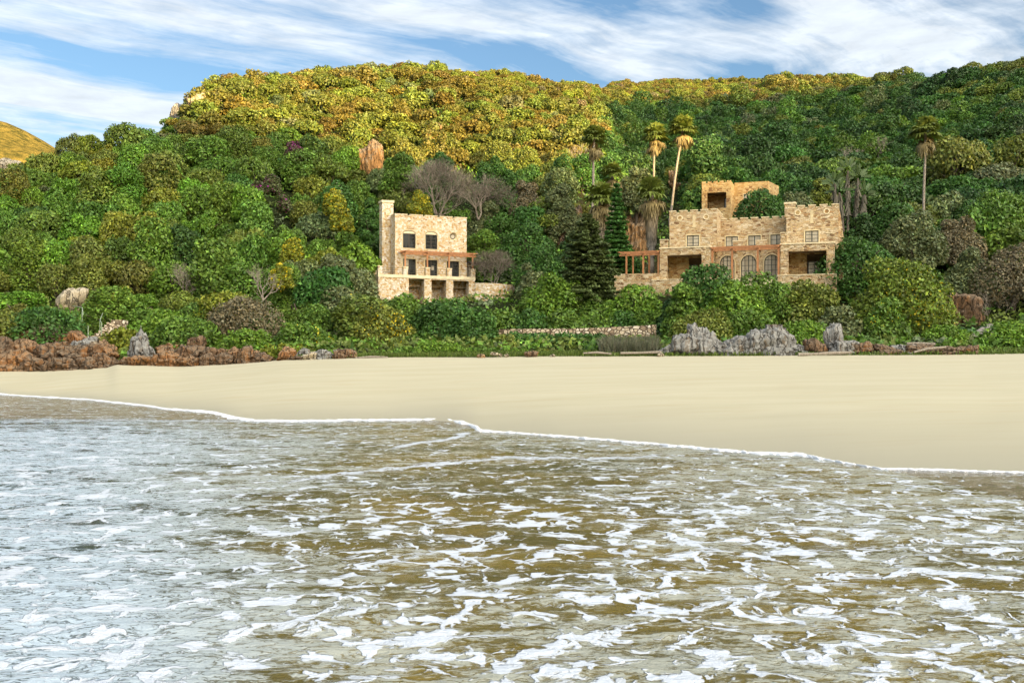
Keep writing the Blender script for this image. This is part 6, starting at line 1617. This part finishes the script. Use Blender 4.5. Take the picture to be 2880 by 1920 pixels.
# thick white patches with tails
p1 = t.noise(t.map(cw, rot=(0, 0, R(-12)), scale=(2.3, 2.2, 1)), 1.0, 4, 0.50)
p2 = t.noise(t.map(cw, loc=(4.7, 2.1, 0), rot=(0, 0, R(14)), scale=(2.6, 2.6, 1)), 1.0, 3, 0.5)
ridge = t.m('SUBTRACT', 1.0, t.m('MULTIPLY', t.m('ABSOLUTE', t.m('SUBTRACT', p2, 0.5)), 9.0), clamp=True)
ps = t.m('ADD', p1, t.m('MULTIPLY', t.m('MULTIPLY', ridge, t.rng(p1, 0.47, 0.58)), 0.10))
ps = t.m('ADD', ps, t.m('MULTIPLY', t.m('SUBTRACT', f2, 0.5), 0.10))
pthr = t.m('MULTIPLY_ADD', pa, -0.22, 0.753)
pm = t.rng(t.m('SUBTRACT', ps, pthr), -0.016, 0.045)
q1 = t.noise(t.map(cw, loc=(1.9, 6.6, 0), scale=(6.0, 5.6, 1)), 1.0, 4, 0.55)
qm = t.rng(t.m('SUBTRACT', t.m('MULTIPLY_ADD', p1, 0.45, q1), t.m('MULTIPLY_ADD', pa, -0.22, 0.958)), -0.012, 0.035)   # scraps and flecks
pm = t.m('MAXIMUM', pm, t.m('MULTIPLY', qm, 0.85))
vw = t.voro(t.map(t.v('ADD', cw, wv2), loc=(0.4, 0.9, 0), scale=(1.7, 1.5, 1)), 1.0, 'DISTANCE_TO_EDGE')
thick = t.m('MULTIPLY', t.rng(t.m('MULTIPLY_ADD', pa, 0.16, p1), 0.53, 0.67), 0.075)          # strands that tie the patches into a web
web = t.rng(t.m('SUBTRACT', thick, vw.outputs['Distance']), -0.012, 0.022)
pm = t.m('MAXIMUM', pm, t.m('MULTIPLY', web, t.rng(thick, 0.004, 0.03)))
rm = t.rng(t.m('SUBTRACT', t.m('ADD', t.m('MULTIPLY', f2, 0.7), t.m('MULTIPLY', f1, 0.5)), t.m('MULTIPLY_ADD', ra, -0.85, 1.02)), -0.05, 0.08)
foam = t.m('MAXIMUM', pm, rm)
b1 = t.noise(t.map(co, scale=(0.22, 0.35, 1)), 1.0, 4, 0.6)
leftness = att('deep')                                   # darker, greener water and bluer film towards the left
base = t.mix(t.rng(b1, 0.35, 0.65), (0.155, 0.112, 0.016), (0.080, 0.066, 0.014))
base = t.mix(leftness, base, (0.026, 0.036, 0.026))
base = t.mix(ta, base, (0.150, 0.120, 0.065))
c = t.mix(t.m('MULTIPLY', fm, 0.80), base, t.mix(leftness, (0.39, 0.41, 0.36), (0.52, 0.62, 0.71)))
c = t.mix(foam, c, (0.53, 0.575, 0.635))
rgh = t.m('MAXIMUM', t.m('MULTIPLY_ADD', fm, 0.30, 0.10), t.m('MULTIPLY', foam, 0.85))
hgt = t.m('ADD', t.m('ADD', t.m('MULTIPLY', f1, 0.7), t.m('MULTIPLY', f2, 0.35)), t.m('MULTIPLY', foam, 0.25))
nm = t.bump(hgt, 0.9, 0.10)
p = pbsdf(t, c, rgh, nm, 0.35); p.inputs['IOR'].default_value = 1.33
out(t, p.outputs[0]); M['water'] = m
wat = link("water", mesh_np("water", np.stack([wx_, wd_, wz_], 2).reshape(-1, 3), grid_faces(len(wpx_), NR)[:, ::-1], smooth=True,
           attrs={'film': film.ravel(), 'patch': patch.ravel(), 'rim': rim.ravel(), 'thin': thin.ravel(), 'deep': (1 - sm(wp_ + 120 * fbm(pw * [0.12, 0.12, 1], 3).reshape(wp_.shape), 100, 1100)).ravel()}), M['water'])
tag(wat, "shallow olive-brown wash of the sea streaked with white foam", "sea", kind="structure")

# raised lip of foam along the leading edge of the wash
def foam_lip(name, pxs, pys, w0, h0, seed, label):
    rg = np.random.RandomState(seed); q = np.arange(pxs[0], pxs[-1], 2.0); py = np.interp(q, pxs, pys)
    py = py + fbm(np.stack([q / 60, q * 0, q * 0], 1), 4) * 1.2
    n1_ = perlin(np.stack([q / 23, q * 0 + seed, q * 0], 1)); n2_ = perlin(np.stack([q / 15, q * 0 + seed + 5, q * 0], 1))
    d = CAM_H * FOC / (py - HOR); x = (q - 1440) / FOC * d
    wd = np.interp(q, *w0) * (1 + 0.8 * n1_ + 0.5 * n2_); hh = np.interp(q, *h0) * (0.85 + 0.6 * n1_ + 0.25 * n2_)
    wd = np.clip(wd, 0.05, 9); hh = np.clip(hh, 0.035, 1)
    K = 7; V = []
    for k in range(K):
        a = k / (K - 1); V.append(np.stack([x, d + 0.06 - wd * a, 0.012 + hh * np.sin(math.pi * min(0.08 + a * 0.92, 1)) ** 0.6 * (1 - 0.3 * a) - (0.03 if k in (0, K - 1) else 0)], 1))
    V = np.stack(V, 1)
    V[:, 1:-1, 2] += 0.012 * perlin(V[:, 1:-1].reshape(-1, 3) * 9.0).reshape(len(q), K - 2)
    o = link(name, mesh_np(name, V.reshape(-1, 3), grid_faces(len(q), K)[:, ::-1], smooth=True), M['foam'])
    return tag(o, label, "foam", kind="stuff")
m, t = new_mat("white_sea_foam")
co = t.n('ShaderNodeTexCoord').outputs['Object']; n = t.noise(co, 14.0, 5, 0.7)
out(t, pbsdf(t, t.mix(t.rng(n, 0.3, 0.7), (0.62, 0.65, 0.69), (0.74, 0.76, 0.79)), 0.85, t.bump(n, 0.6, 0.02), 0.2).outputs[0]); M['foam'] = m
LW = ([-900, 500, 600, 660, 700, 1100, 1250, 1290, 1330, 1356, 1400, 1700, 2150, 2230, 2270, 2310, 2500, 2600, 3800], [0.5, 0.6, 1.2, 1.6, 0.8, 0.6, 0.6, 1.0, 1.5, 0.7, 0.35, 0.35, 0.5, 0.7, 1.0, 0.4, 0.2, 0.15, 0.15])
LH = ([-900, 500, 640, 700, 1290, 1340, 1400, 1700, 2200, 2270, 2310, 2480, 2600, 3800], [0.07, 0.07, 0.09, 0.06, 0.08, 0.12, 0.05, 0.05, 0.07, 0.09, 0.05, 0.035, 0.03, 0.03])
foam_lip("sea_foam", EDGE_PX, EDGE_PY, LW, LH, 1, "white lip of foam along the edge of the wash on the sand")
